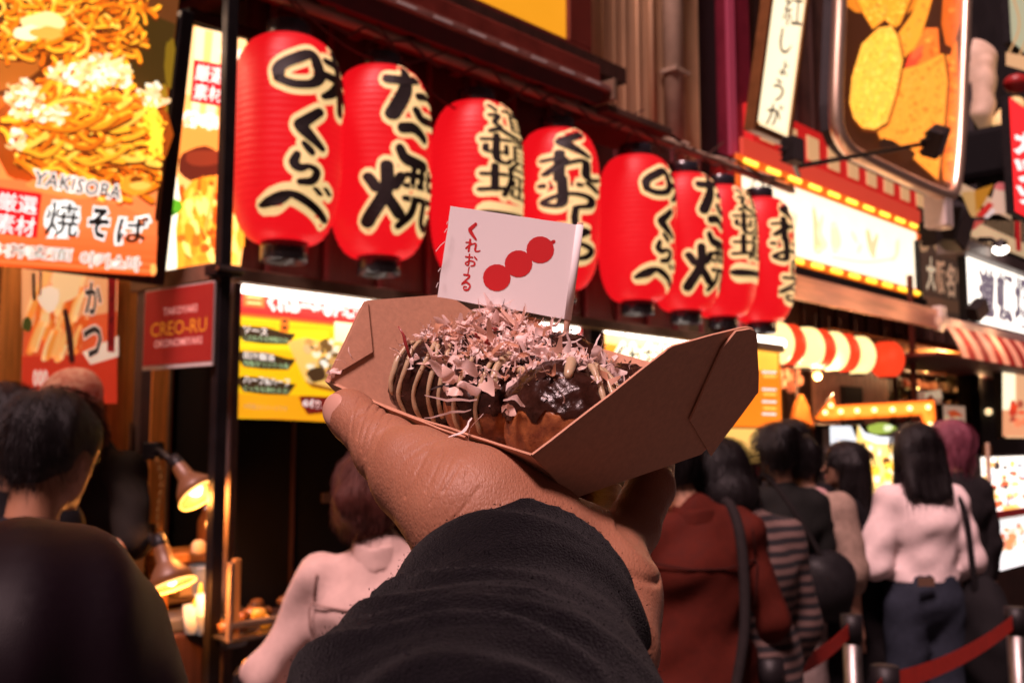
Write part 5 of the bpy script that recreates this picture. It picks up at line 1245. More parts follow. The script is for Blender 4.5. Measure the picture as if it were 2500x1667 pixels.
FCOL = [(.94,.76,.72),(.92,.72,.67),(.86,.62,.53),(.95,.80,.76),(.78,.50,.39),(.90,.67,.61),(.93,.75,.69),(.62,.31,.19)]
CONT = ((700,860),(860,832),(900,803),(1000,772),(1100,756),(1200,736),(1300,778),(1360,818),(1430,848),(1500,890),(1600,935),(1800,990))
def in_heap(P, slack=0):
    v = P-EYE; d = v.dot(FW); x = 1250+FPX*v.dot(RT)/d; y = 833.5-FPX*v.dot(UP)/d
    for (a, b), (c, e) in zip(CONT, CONT[1:]):
        if a <= x <= c: return y > b+(e-b)*(x-a)/(c-a)-slack
    return False
def top_surface(x, y):
    z = None
    for i, c in enumerate(balls):
        r = (BR if i < 6 else .0195)*1.09; d2 = r*r-(x-c[0])**2-(y-c[1])**2
        if d2 > 0: z = max(z or -1, c[2]+math.sqrt(d2))
    return z
cnt = 0
while cnt < 1250:
    x = rnd.gauss(.032,.019); y = rnd.gauss(.066,.034)
    z = top_surface(x, y)
    if z is None or z < .029 or (y < .03 and z < .034) or (x < .012 and y > .05 and rnd.random() < .35): continue
    z += abs(rnd.gauss(0,.0020)); g = (TR @ Vector((x, y, z)))
    if not in_heap(g, -14): continue
    nrm = (Vector((x-.036, (y-.062)*.8, .03))).normalized(); up = TR.to_3x3() @ nrm
    flake(g, rnd.uniform(.0022,.0062) if cnt % 9 else rnd.uniform(.008,.013), rnd.choice(FCOL), rnd.uniform(1.2,3.2), up, 1.6); cnt += 1
for _ in range(620):
    x = rnd.gauss(.036,.022); y = rnd.gauss(.062,.036); z = top_surface(x, y)
    if z is None or not in_heap(TR @ Vector((x, y, z))): continue
    strand(TR @ Vector((x, y, z+abs(rnd.gauss(0,.002)))), TR.to_3x3() @ Vector((rnd.gauss(0,1), rnd.gauss(0,1), rnd.gauss(.2,.6))), rnd.uniform(.004,.011), rnd.uniform(.0002,.0007), rnd.choice(FCOL))
for _ in range(420):   # sauce-soaked dark threads
    x = rnd.gauss(.034,.026); y = rnd.gauss(.055,.038); z = top_surface(x, y)
    if z is None or z < .012 or not in_heap(TR @ Vector((x, y, z)), -12): continue
    strand(TR @ Vector((x, y, z+.0008)), TR.to_3x3() @ Vector((rnd.gauss(0,1), rnd.gauss(0,1), rnd.gauss(-.2,.5))), rnd.uniform(.004,.011), rnd.uniform(.0003,.0008), rnd.choice([(.06,.022,.018),(.03,.012,.010),(.12,.05,.035),(.30,.15,.10)]))
# loose flakes and threads low on the near side
for (x, y, d, s) in ((812,905,.425,.007),(820,915,.424,.006),(1105,955,.37,.008),(1255,985,.352,.008),(1085,900,.385,.012),(1100,925,.38,.010),(1140,905,.375,.014),(1150,935,.372,.012),(1195,940,.368,.010),(1480,890,.375,.011),(1463,868,.378,.010),(1500,905,.375,.008),(1240,1000,.352,.006)):
    flake(W(x, y, d), s, rnd.choice(FCOL[:4]), rnd.uniform(1.3,2))
for (x, y, d, dx, dz, L) in ((1165,975,.352,-1,-.45,.019),(1150,1000,.350,-1,-.4,.017),(1152,1020,.348,-.25,-1,.012),(1180,1010,.348,-.5,-.9,.013),(1372,940,.365,-.6,-.9,.014),(1380,985,.362,-.3,-1,.010),(845,890,.425,-.6,.6,.008),(870,885,.42,-.5,.5,.008)):
    strand(W(x, y, d), Vector((dx,-.1,dz)), L, .0006, FCOL[rnd.randrange(4)])
o = mesh_obj('bonito_flakes', FV, FF, mf_, None, True, cols=FC, kind='stuff'); tag(o, 'curled pinkish bonito flakes heaped over the takoyaki', 'bonito flakes')
# green seaweed flecks
GV = MB(); 
for _ in range(260):
    x = rnd.gauss(.044,.022); y = rnd.gauss(.05,.04); z = top_surface(x, y)
    if z is None: continue
    c = TR @ Vector((x, y, z+.001)); a = Vector((rnd.gauss(0,1), rnd.gauss(0,1), rnd.gauss(0,1))).normalized()*.0009; b = Vector((rnd.gauss(0,1), rnd.gauss(0,1), rnd.gauss(0,1))).normalized()*.0004
    GV.add([c-a, c+b, c+a, c-b], [(0,1,2,3)])
o = GV.build('seaweed_flecks', mat('seaweed', (.035,.04,.008), .5), None, kind='stuff'); tag(o, 'dark green seaweed flecks sprinkled over the sauce', 'seaweed')

# --- paper flag on a pick
FLD = .432
FLv = [W(*p, d) for p, d in (((1100,503),FLD+.004), ((1408,549),FLD-.002), ((1381,779),FLD-.002), ((1068,725),FLD+.004))]
Xf = (FLv[1]-FLv[0]).normalized(); Zf = (FLv[0]-FLv[3]); Zf = (Zf-Xf*Zf.dot(Xf)).normalized(); Yf = Zf.cross(Xf)
Mfl = Matrix.Translation(FLv[3]) @ Matrix((Xf, Yf, Zf)).transposed().to_4x4()
fl_ = thing('paper_flag', 'white paper flag with red brush lettering stuck into the takoyaki', 'flag', Mfl)
m_paper = bpy.data.materials.new('thin_paper'); m_paper.use_nodes = True
nt = m_paper.node_tree; b_ = nt.nodes['Principled BSDF']; b_.inputs['Base Color'].default_value = (.88,.85,.85,1); b_.inputs['Roughness'].default_value = .8
t_ = nt.nodes.new('ShaderNodeBsdfTranslucent'); t_.inputs['Color'].default_value = (.8,.66,.62,1); mx_ = nt.nodes.new('ShaderNodeMixShader'); mx_.inputs[0].default_value = .12
nt.links.new(b_.outputs[0], mx_.inputs[1]); nt.links.new(t_.outputs[0], mx_.inputs[2]); nt.links.new(mx_.outputs[0], nt.nodes['Material Output'].inputs[0])
loc = [Mfl.inverted() @ p for p in FLv]
V, F = [], []; n = 16
for i in range(n+1):
    t = i/n
    for k in range(9):
        u = k/8; p = (loc[3].lerp(loc[2], t)).lerp(loc[0].lerp(loc[1], t), u); e = .0004*mnoise.noise(Vector((t*0, u*14, 3))) if i == 0 else 0
        V.append((p.x+e, .00004*math.sin(t*3.0+u), p.z+.0003*mnoise.noise(Vector((t*5,0,u)))*(k in (0,8))))
    if i:
        for k in range(8): a = (i-1)*9+k; F.append((a, a+9, a+10, a+1))
o = mesh_obj('paper', V, F, m_paper, fl_); md = o.modifiers.new('thickness', 'SOLIDIFY'); md.thickness = .00012; md.offset = 1
# paper rolled round the pick, pick running down into the food
tp = loc[1]+Vector((.0013,0,.0002)); bt = loc[2]+Vector((.0008,0,-.0002))
dr = (bt-tp).normalized()
rl = MB(); q = []; 
for k in range(13):
    a = 2*math.pi*k/12.0; q.append((math.cos(a)*.0017, math.sin(a)*.0014))
MB().tube([tp+Vector((0,.0006,0)), (tp+bt)/2+Vector((0,.0006,0)), bt+Vector((0,.0006,0))], .0017, 14).build('paper_roll', m_paper, fl_, True)
MB().tube([tp+Vector((0,.0006,.0010)), bt+Vector((0,.0006,0)), bt+dr*.038+Vector((0,.0006,0))], .00135, 12).build('pick', mat('wooden_pick', (.52,.32,.22), .7, var=.15, vscale=300), fl_, True)
P = Print(Mfl, -.00022, .000001)
RED = rgb(196,14,22)
for ch, TL, TR_, BL_ in (('く',(1139,541),(1174,548),(1136,582)),('れ',(1138,583),(1175,590),(1134,612)),('お',(1136,619),(1166,625),(1133,648)),('ー',(1141,651),(1150,653),(1138,668)),('る',(1127,666),(1155,672),(1122,706))):
    P.glyph(ch, TL, TR_, BL_, RED, -.005)
# the printed face is left out; a plain oval keeps the place and colour of the print
# a plain stand-in emblem, three balls on a pick, keeps the place and colour of the print
P.line([(1352,590,9),(1188,694,9)], 0, RED, 2)
for (x, y) in ((1213,678),(1266,644),(1319,610)): P.blob(x, y, 34, 33, RED)
P.build('print', print_mat('red_ink_print', 0, .7), fl_)
# frayed fibres at the torn edge
fb_ = MB()
for (x, y, dx, dy) in ((1092,558,-7,10),(1086,590,-22,24),(1076,655,-6,8),(1070,690,-5,12),(1094,540,-3,8)):
    fb_.tube([W(x,y,FLD), W(x+dx*.5,y+dy*.4,FLD), W(x+dx,y+dy,FLD)], .00018, 5)
o = fb_.build('torn_fibre', m_paper); o.parent = fl_; o.matrix_parent_inverse = Mfl.inverted()

# --- the hand and sleeve
def hand():
    s = Soft()
    def c(a, b, ra, rb, k=.006, sq=None): s.cone(W(*a), W(*b), ra, rb, k, sq)
    # thumb
    c((850,1006,.404), (868,1024,.400), .0098, .0096); c((868,1024,.400), (898,1052,.391), .0094, .0088, .004); c((898,1052,.391), (945,1098,.378), .0088, .0112, .006)
    c((945,1098,.378), (1022,1162,.357), .0116, .0140, .008); s.ell(W(1002,1120,.354), (.0075,.0075,.0070), .008); c((1022,1162,.357), (1150,1250,.338), .0150, .0195, .012)
    # thenar, wrist, forearm
    c((1150,1250,.340), (1255,1350,.342), .0195, .0230, .015); s.ell(W(1240,1310,.346), (.022,.026,.022), .015)
    c((1280,1470,.338), (1225,1700,.290), .0265, .0275, .02); c((1330,1480,.344), (1240,1720,.295), .0265, .0275, .02)
    # palm and heel of the hand
    c((1260,1330,.355), (1400,1360,.372), .019, .018, .015); c((1390,1350,.375), (1470,1420,.352), .017, .020, .014)
    c((1468,1470,.338), (1462,1580,.315), .0190, .0195, .010); s.ell(W(1474,1492,.337), (.0160,.02,.021), .008)
    c((1390,1350,.385), (1250,1240,.412), .014, .013, .008)
    # fingers under the tray: little finger in view at the right, the others beneath the card
    c((1480,1385,.356), (1540,1290,.384), .0120, .0112, .006); c((1540,1290,.384), (1588,1190,.405), .0106, .0098, .003); c((1588,1190,.405), (1602,1128,.424), .0096, .0080, .003)
    c((1440,1350,.378), (1490,1268,.420), .0112, .0100, .005); c((1490,1268,.420), (1478,1222,.440), .0100, .0094, .002); c((1478,1222,.440), (1400,1190,.446), .0090, .0076, .002)
    c((1380,1330,.392), (1340,1225,.446), .0115, .0100, .006); c((1340,1225,.446), (1290,1120,.474), .0100, .0085, .003)
    c((1300,1290,.395), (1190,1165,.446), .0115, .0102, .006); c((1190,1165,.446), (1110,1070,.474), .0100, .0082, .003)
    lo = Vector((-.10,.24,1.42)); hi = Vector((.09,.50,1.60))
    def crease(g):
        d = np.zeros(len(g))
        for (x, y, z0, w) in ((905,1065,.390,.0011),(960,1110,.370,.0010),(1085,1150,.348,.0008)):
            p = np.array(W(x, y, z0)); ax = np.array((W(1022,1162,.357)-W(892,1048,.393)).normalized()); t = (g-p)@ax; near = np.exp(-(((g-p)**2).sum(1))/.016**2)
            d += near*.00060*np.cos(t/w+.8*np.sin((g[:,2]-p[2])*500))*np.exp(-(t/.006)**2)
        q = np.sin(g[:,0]*210+g[:,2]*150+2*np.sin(g[:,1]*120))*np.sin(g[:,2]*190-g[:,0]*90)
        return d
    return s.mesh(lo, hi, .0014, crease)
def skin_mat(name, base, hero=False):
    m = mat(name, base, .52, spec=.36, sss=.10 if hero else 0)
    if hero:
        nt = m.node_tree; b = nt.nodes['Principled BSDF']; tc = nt.nodes.new('ShaderNodeTexCoord')
        n = nt.nodes.new('ShaderNodeTexNoise'); n.inputs['Scale'].default_value = 55; n.inputs['Detail'].default_value = 5; mx = nt.nodes.new('ShaderNodeMix'); mx.data_type = 'RGBA'
        mx.inputs[6].default_value = (base[0]*.82, base[1]*.70, base[2]*.66, 1); mx.inputs[7].default_value = (*[min(1, c*1.1) for c in base], 1)
        nt.links.new(tc.outputs['Object'], n.inputs[0]); nt.links.new(n.outputs[0], mx.inputs[0]); nt.links.new(mx.outputs[2], b.inputs['Base Color'])
        mp = nt.nodes.new('ShaderNodeMapping'); mp.inputs['Rotation'].default_value = (0, .75, 0); mp.inputs['Scale'].default_value = (1, .5, .45)
        v = nt.nodes.new('ShaderNodeTexVoronoi'); v.inputs['Scale'].default_value = 1150; v.feature = 'DISTANCE_TO_EDGE'
        n3 = nt.nodes.new('ShaderNodeTexNoise'); n3.inputs['Scale'].default_value = 800; n3.inputs['Detail'].default_value = 6
        ad = nt.nodes.new('ShaderNodeMath'); ad.operation = 'MULTIPLY_ADD'; ad.inputs[1].default_value = .9
        bp = nt.nodes.new('ShaderNodeBump'); bp.inputs['Strength'].default_value = .5; bp.inputs['Distance'].default_value = .0006
        nt.links.new(tc.outputs['Object'], mp.inputs[0]); nt.links.new(mp.outputs[0], v.inputs['Vector']); nt.links.new(mp.outputs[0], n3.inputs[0])
        nt.links.new(v.outputs['Distance'], ad.inputs[0]); nt.links.new(n3.outputs[0], ad.inputs[2]); nt.links.new(ad.outputs[0], bp.inputs['Height']); nt.links.new(bp.outputs[0], b.inputs['Normal'])
    return m
m_skin_h = skin_mat('hand_skin', (.32,.148,.088), True); m_skin = skin_mat('skin', (.42,.22,.14)); m_skin_d = skin_mat('skin_tanned', (.32,.15,.085))
me_ = thing('person', 'raised left hand in a black fleece sleeve holding up the food tray', 'person', Matrix.Translation(Vector((0,0,0))))
def finish_hand(o):
    md = o.modifiers.new('s', 'SUBSURF'); md.levels = 2; md.render_levels = 2
    dg = bpy.context.evaluated_depsgraph_get(); dg.update(); me = bpy.data.meshes.new_from_object(o.evaluated_get(dg)); o.modifiers.clear(); o.data = me
    n = len(me.vertices); co = np.empty(n*3, np.float32); no = np.empty(n*3, np.float32); me.vertices.foreach_get('co', co); me.vertices.foreach_get('normal', no)
    co = co.reshape(-1, 3).astype(float); no = no.reshape(-1, 3)
    def near(line, z0, w):
        d = np.full(n, 9.0)
        L = [np.array(W(x, y, z0)) for x, y in line]
        for a, b in zip(L, L[1:]):
            ab = b-a; q = co-a; q = q-np.outer(q@np.array(FW), np.array(FW)); t = np.clip((q@ab)/(ab@ab), 0, 1); e = q-t[:, None]*ab; d = np.minimum(d, np.sqrt((e*e).sum(1)))
        return np.exp(-(d/w)**2)*(np.abs((co-np.array(EYE))@np.array(FW)-z0) < .035)
    D = np.zeros(n)
    for line, z0, w, a in ((((905,985),(892,1020),(886,1062)),.385,.0006,.00042), (((922,996),(905,1040),(896,1086)),.383,.0006,.00045), (((940,1008),(922,1050),(908,1104)),.380,.0007,.00042), (((958,1020),(940,1064),(924,1120)),.377,.0006,.00030), (((876,975),(872,1010),(872,1050)),.395,.0006,.00028),
        (((1056,1082),(1040,1112),(1018,1160),(1000,1196)),.345,.0007,.00040), (((1088,1094),(1072,1130),(1050,1180)),.340,.0006,.00030), (((1128,1120),(1110,1150),(1092,1182)),.335,.0006,.00034), (((1146,1130),(1138,1166)),.333,.0005,.00026), (((1110,1105),(1082,1170),(1060,1210)),.337,.0005,.00022),
        (((1170,1190),(1120,1250),(1080,1290)),.32,.0008,.00025), (((1500,1262),(1556,1310),(1604,1362)),.36,.0012,.0011), (((1480,1345),(1540,1370),(1600,1402)),.345,.0012,.0012), (((1370,1262),(1430,1290),(1500,1330)),.37,.0012,.0009)):
        D -= a*near(line, z0, w)
    # fine wrinkles across the thumb and long soft tendons
    ax = np.array((W(1022,1162,.357)-W(892,1048,.393)).normalized()); t = (co-np.array(W(960,1100,.37)))@ax
    pn = np.array([mnoise.noise(Vector(v*90)) for v in co[::1]]) if n < 400000 else np.zeros(n)
    k = np.exp(-(((co-np.array(W(950,1080,.375)))**2).sum(1))/.030**2)
    D += .00009*k*np.sin(t*5200+pn*7); D += .00022*pn*(1-.5*k)
    me.vertices.foreach_set('co', (co+no*D[:, None]).astype(np.float32).ravel()); me.polygons.foreach_set('use_smooth', [True]*len(me.polygons)); me.update()
finish_hand(soft_obj('hand', hand(), m_skin_h, me_))
# thumb nail, seen edge on at the left
ta = np.array((W(898,1052,.391)-W(850,1006,.404)).normalized()); tn = np.array((RT*-.80+UP*.30-FW*.55).normalized()); tn = tn-ta*(tn@ta); tn /= np.linalg.norm(tn); tb_ = np.cross(ta, tn)
sn = Soft(); Rn = np.stack([ta, tb_, tn], 1); cn = np.array(W(853,1010,.403))+tn*.0066
sn.ell(cn, (.0085,.0068,.0036), .001, Rn)
soft_obj('thumbnail', sn.mesh(cn-.012, cn+.012, .0006), mat('nail', (.52,.29,.22), .28, spec=.5), me_)
def m_fleece():
    return mat('black_fleece', (.0030,.0023,.0035), .95, spec=.05, var=.5, vscale=900, bump=.9, bscale=1500, sheen=.06, bdist=.0012)
def sleeve():
    s = Soft(); c = lambda a, b, ra, rb, k=.012: s.cone(W(*a), W(*b), ra, rb, k)
    c((1283,1460,.333), (1228,1640,.298), .0372, .0372, .01); c((1228,1640,.298), (1180,2000,.245), .0372, .040, .02)
    c((1170,2000,.245), (1100,2800,.20), .045, .050, .03)
    # gathered folds
    s.cone(W(1062,1500,.300), W(1400,1540,.292), .009, .008, .012); s.cone(W(1010,1580,.285), W(1340,1640,.275), .010, .008, .013); s.cone(W(945,1690,.262), W(1330,1770,.25), .015, .010, .014)
    s.cone(W(880,1745,.25), W(1000,1665,.262), .016, .012, .014)
    ax = np.array((W(1215,1640,.298)-W(1290,1480,.330)).normalized()); o = np.array(W(1283,1462,.333))
    s.cut(o-ax*.001, -ax)
    # hollow cuff
    pass
    def wr(g):
        t = (g-o)@ax
        return .0004*np.sin(t*170)
    return s.mesh((-.15,.10,1.25), (.12,.40,1.56), .0022, wr)
slo = soft_obj('sleeve', sleeve(), m_fleece(), me_)
def fold_sleeve(o):
    """irregular gathered folds across the sleeve"""
    me = o.data; n = len(me.vertices); co = np.empty(n*3, np.float32); no = np.empty(n*3, np.float32); me.vertices.foreach_get('co', co); me.vertices.foreach_get('normal', no); co = co.reshape(-1, 3); no = no.reshape(-1, 3)
    A = (W(1228,1640,.298)-W(1283,1460,.333)).normalized(); S1 = A.cross(Vector((0,0,1))).normalized(); U = S1.cross(A); O = W(1283,1462,.333)
    for i in range(n):
        p = Vector(co[i])-O; t = p.dot(A); a = p.dot(S1); u = p.dot(U); w = mnoise.noise(Vector((a*16, u*10, t*20+5)))
        r1 = 1-2*abs(mnoise.noise(Vector((t*46+w*1.3+a*9, a*7, u*7)))); r2 = 1-2*abs(mnoise.noise(Vector((t*85-a*20+w, a*15+9, u*12))))
        co[i] += no[i]*float((.0042*r1+.0014*r2-.0012)*min(1, max(.12, t/.02)))
    me.vertices.foreach_set('co', co.ravel()); me.update()
def lint(o, cnt):
    me = o.data; n = len(me.vertices); rs = np.random.default_rng(3); V = []; F = []
    for k in rs.integers(0, n, cnt):
        v = me.vertices[int(k)]; p = np.array(v.co)+rs.normal(0,.0008,3); d = np.array(v.normal)*rs.uniform(.3,1)+rs.normal(0,.7,3); d = d/np.linalg.norm(d)*rs.uniform(.0003,.0007); s_ = np.cross(d, rs.normal(0,1,3)); s_ = s_/(np.linalg.norm(s_)+1e-9)*.00005
        b = len(V); V += [p-s_, p+s_, p+d*.6+s_*.7+rs.normal(0,.0002,3), p+d*.6-s_*.7, p+d*1.0+rs.normal(0,.0004,3)]; F += [(b, b+1, b+2, b+3), (b+3, b+2, b+4)]
    mesh_obj('fleece_nap', V, F, mat('nap', (.007,.0055,.008), .95, spec=.1), o, kind='stuff')
fold_sleeve(slo); lint(slo, 14000)
# ================================================================== people
def cloth(name, base, rough=.85, **k): return mat(name, base, rough, spec=.14, var=k.pop('var', .18), vscale=k.pop('vscale', 40), bump=k.pop('bump', .35), bscale=k.pop('bscale', 260), **k)
m_hair = mat('black_hair', (.006,.004,.0045), .45, spec=.28, bump=.6, bscale=240, stretch=(6,6,.35), bdist=.002)
m_hair2 = mat('brown_hair', (.065,.017,.012), .5, spec=.2, bump=.6, bscale=240, stretch=(6,6,.35), bdist=.002)
m_hair3 = mat('mauve_hair', (.22,.055,.085), .5, spec=.4, bump=.6, bscale=240, stretch=(6,6,.35), bdist=.002)
m_eye = mat('eye', (.02,.015,.012), .2); m_lip = mat('lip', (.30,.09,.07), .4)
def rotz(a): c, s = math.cos(a), math.sin(a); return np.array([[c,-s,0],[s,c,0],[0,0,1]])
def person(label, x, Y, face, H, skin=None, top=None, bottom=None, hair='short', hairm=None, head=(0,0,0), hyaw=0, hpitch=0, arms=None, lean=0.0, width=1.0, res=.016, fine=False):
    """stands at depth Y on the sight line of pixel column x; face = heading in degrees, 0 looks away from the camera, positive turns left"""
    G = W(x, 1080, Y); root = thing('person', label, 'person', Matrix.Translation((G.x, G.y, 0)) @ Matrix.Rotation(R(face), 4, 'Z'))
    skin = skin or m_skin; S_ = lambda *p: np.array([p[0]*width*H, p[1]*H, p[2]*H])
    J = {}
    ly = lambda z: lean*max(0, z-.52)                # forward lean of the trunk
    def T(px_, py_, pz_): return S_(px_, py_+ly(pz_), pz_)
    J['pel'] = T(0,0,.53); J['waist'] = T(0,0,.62); J['chest'] = T(0,-.005,.73); J['neck'] = T(0,-.004,.825)
    hc = np.array([head[0]*H, (head[1]+.012+ly(.93))*H, (.925+head[2])*H])
    for sd, sg in (('L',-1),('R',1)):
        J['sh'+sd] = T(sg*.083,-.004,.786); J['hip'+sd] = T(sg*.050,0,.51); J['kn'+sd] = S_(sg*.052,.008,.28); J['an'+sd] = S_(sg*.054,-.012,.045)
        e, w = (arms or {}).get(sd, ((sg*.110,-.01,.625), (sg*.114,.035,.48)))
        J['el'+sd] = T(*e) if True else 0; J['wr'+sd] = T(*w)
    def trunk(s, g, k=.03):
        s.cone(J['pel'], J['waist'], .072*H+g, .058*H+g, k, (1.18*width,.92,1)); s.cone(J['waist'], J['chest'], .056*H+g, .068*H+g, k, (1.18*width,.92,1)); s.cone(J['chest'], J['neck']-np.array([0,0,.035*H]), .066*H+g, .040*H+g, k, (1.3*width,.92,1))
        s.cone(J['shL'], J['shR'], .030*H+g, .030*H+g, k)
    def arm(s, sd, g, frac=1.0, k=.02, puff=0.0):
        a, e, w = J['sh'+sd], J['el'+sd], J['wr'+sd]
        s.cone(a, e, .026*H+g+puff*.6, .022*H+g+puff, k)
        if frac > .5: ww = e+(w-e)*min(1, (frac-.5)*2); s.cone(e, ww, .0235*H+g+puff, .017*H+g+puff*.7, k)
    Rh = rotz(R(hyaw)); cp, sp = math.cos(R(hpitch)), math.sin(R(hpitch)); Rp = np.array([[1,0,0],[0,cp,sp],[0,-sp,cp]]); Rh = Rh@Rp
    hv = lambda *p: hc+Rh@(np.array(p)*H)
    # body, one continuous mesh
    s = Soft(); trunk(s, 0)
    s.cone(J['neck']-np.array([0,0,.01*H]), hv(0,-.012,-.035), .031*H, .029*H, .02)
    s.ell(hv(0,0,.008), (.047*H,.058*H,.062*H), .015, Rh).ell(hv(0,.014,-.032), (.035*H,.040*H,.036*H), .02, Rh)
    s.cone(hv(0,.056,.006), hv(0,.067,-.012), .005*H, .0085*H, .008); s.ell(hv(0,.050,-.052), (.014*H,.012*H,.012*H), .012, Rh); s.ell(hv(0,.052,-.032), (.014*H,.010*H,.006*H), .008, Rh)
    for sg in (-1, 1): s.ell(hv(sg*.0465,-.004,-.004), (.006*H,.012*H,.019*H), .006, Rh); s.ell(hv(sg*.019,.056,.006), (.011*H,.008*H,.008*H), .004, Rh, 's')
    for sd, sg in (('L',-1),('R',1)):
        arm(s, sd, 0); w = J['wr'+sd]; d = (w-J['el'+sd]); d = d/np.linalg.norm(d)
        s.cone(w, w+d*.045*H, .015*H, .020*H, .012, (1,1,1)); side_ = np.cross(d, [0,0,1.0]); side_ = side_/(np.linalg.norm(side_)+1e-6)
        for q in (-1.2,-.4,.4,1.2): s.cone(w+d*.05*H+side_*q*.010*H, w+d*(.092-.006*abs(q))*H+side_*q*.011*H+np.array([0,.012*H,-.006*H]), .0068*H, .0052*H, .004)
        s.cone(w+d*.02*H+side_*.014*H*sg, w+d*.055*H+np.array([0,.026*H,0]), .0075*H, .006*H, .006)
        s.cone(J['hip'+sd], J['kn'+sd], .050*H, .034*H, .02); s.cone(J['kn'+sd], J['an'+sd], .034*H, .022*H, .015); s.cone(J['an'+sd]+np.array([0,-.01*H,-.02*H]), J['an'+sd]+np.array([0,.085*H,-.028*H]), .024*H, .018*H, .01)
    allp = np.array([v for v in J.values()]+[hc]); lo = allp.min(0)-.14; hi = allp.max(0)+.17; lo[2] = -.01
    soft_obj('body', s.mesh(lo, hi, res), skin, root)
    for sg in (-1, 1):
        o = MB().ball((0,0,0), (.0105*H,.0085*H,.0075*H), 2).build('eye', m_eye, root, True); o.location = hv(sg*.019,.050,.006)
    o = MB().ball((0,0,0), (.013*H,.005*H,.0035*H), 2).build('mouth', m_lip, root, True); o.location = hv(0,.057,-.032)
    ph = random.uniform(0, 9)
    wrk = lambda amp, f=1.0: (lambda g: amp*(np.sin(g[:,2]*34*f+g[:,0]*16+2*np.sin(g[:,0]*13+ph)+ph)*np.sin(g[:,0]*21*f+g[:,1]*17-g[:,2]*9+ph)+.6*np.sin(g[:,2]*60*f-g[:,0]*34+3*np.sin(g[:,1]*18))*np.sin(g[:,0]*14+ph*2)))
    top = top or {}; bottom = bottom or {}
    # clothes
    s = Soft(); g = top.get('g', .012); trunk(s, g)
    s.cone(J['neck']-np.array([0,0,.03*H]), J['neck']+np.array([0,0,top.get('collar', -.006)*H]), .046*H+g*.5, .034*H+g*.4, .02)
    if top.get('hem', .5) < .55: s.cone(T(0,0,.56), T(0,0,top.get('hem', .5)-.04), .074*H+g, .080*H+g+top.get('flare', 0), .03, (1.2*width,.95,1))
    fr = top.get('sleeve', 1.0)
    if fr > 0:
        for sd in 'LR': arm(s, sd, g*.9+.004, fr, .02, top.get('puff', 0))
    s.cut((0,0,top.get('hem', .5)*H), (0,0,-1))
    soft_obj(top.get('name', 'top'), s.mesh(lo, hi, res, wrk(top.get('wr', .004), top.get('wf', 1))), top.get('m'), root)
    if bottom:
        s = Soft(); g = bottom.get('g', .010); wz = bottom.get('waist', .60)
        s.cone(T(0,0,wz-.01), T(0,0,.52), .066*H+g, .078*H+g, .03, (1.2*width,.95,1))
        if bottom.get('skirt'): s.cone(T(0,0,.54), S_(0,0,.16), .078*H+g, .115*H+g, .03, (1.15,.95,1))
        else:
            for sd in 'LR': s.cone(J['hip'+sd], J['kn'+sd], .054*H+g, .038*H+g+bottom.get('flare',0), .02); s.cone(J['kn'+sd], J['an'+sd], .038*H+g+bottom.get('flare',0), .030*H+g+bottom.get('flare',0), .015)
        s.cut((0,0,wz*H), (0,0,1)); s.cut((0,0,.05*H), (0,0,-1))
        soft_obj(bottom.get('name', 'trousers'), s.mesh(lo, hi, res, wrk(.003)), bottom['m'], root)
    for sd in 'LR':
        a = J['an'+sd]; s = Soft(); s.cone(a+np.array([0,-.012*H,-.018*H]), a+np.array([0,.085*H,-.024*H]), .029*H, .024*H, .01).cut((0,0,0), (0,0,-1)); s.cut((0,0,a[2]+.004*H), (0,0,1))
        soft_obj('shoe', s.mesh(a+np.array([-.1,-.1,-.1]), a+np.array([.1,.24,.08]), .012), m_blackmat, root)
    # hair
    hm = hairm or m_hair; s = Soft(); hw = lambda amp: (lambda g: amp*(np.sin(g[:,0]*95+3*np.sin(g[:,2]*9+ph)+g[:,1]*70)+.7*np.sin(g[:,0]*41+g[:,1]*53+ph)))
    E = lambda c, r, k=.012, op='u': s.ell(hv(*c), tuple(q*H for q in r), k, Rh, op)
    if hair in ('short', 'bun'):
        E((0,-.008,.022), (.055,.064,.058)); E((0,-.03,-.008), (.044,.036,.040), .02)
        s.ell(hv(0,.075,-.03), (.05*H,.055*H,.062*H), .012, Rh, 's')
        for sg in (-1, 1): s.ell(hv(sg*.055,.012,-.030), (.022*H,.03*H,.032*H), .006, Rh, 's')
        if hair == 'bun': E((0,-.062,.050), (.030,.028,.028), .006)
    elif hair == 'bun2':
        E((0,-.008,.018), (.060,.066,.062)); E((0,-.034,-.016), (.056,.044,.050), .02); E((-.014,-.060,-.010), (.036,.028,.036), .012)
        s.ell(hv(0,.082,-.035), (.046*H,.058*H,.062*H), .012, Rh, 's')
    elif hair == 'bob':
        E((0,-.006,.022), (.058,.066,.058)); s.cone(hv(.036,-.012,.0), hv(.044,-.008,-.070), .034*H, .026*H, .02); s.cone(hv(-.036,-.012,.0), hv(-.044,-.008,-.070), .034*H, .026*H, .02); E((0,-.030,-.035), (.056,.045,.058), .02)
        s.ell(hv(0,.088,-.035), (.040*H,.060*H,.062*H), .012, Rh, 's')
    elif hair in ('long', 'shoulder'):
        lz = -.22 if hair == 'long' else -.135
        E((0,-.006,.022), (.058,.066,.058)); E((0,-.030,-.03), (.058,.045,.06), .02)
        for q in (-1,-.33,.33,1): s.cone(hv(q*.036,-.026,.0), hv(q*.046,-.066,lz+abs(q)*.02), .034*H, .020*H, .02)
        for sg in (-1, 1): s.cone(hv(sg*.044,-.002,.005), hv(sg*.052,.002,lz+.05), .020*H, .016*H, .015)
        s.ell(hv(0,.090,-.035), (.040*H,.060*H,.066*H), .012, Rh, 's')
    elif hair == 'bandana':
        E((0,-.004,.026), (.054,.063,.052)); s.cut(hv(0,0,.006), Rh@np.array([0,.25,-1])); 
    elif hair == 'beret':
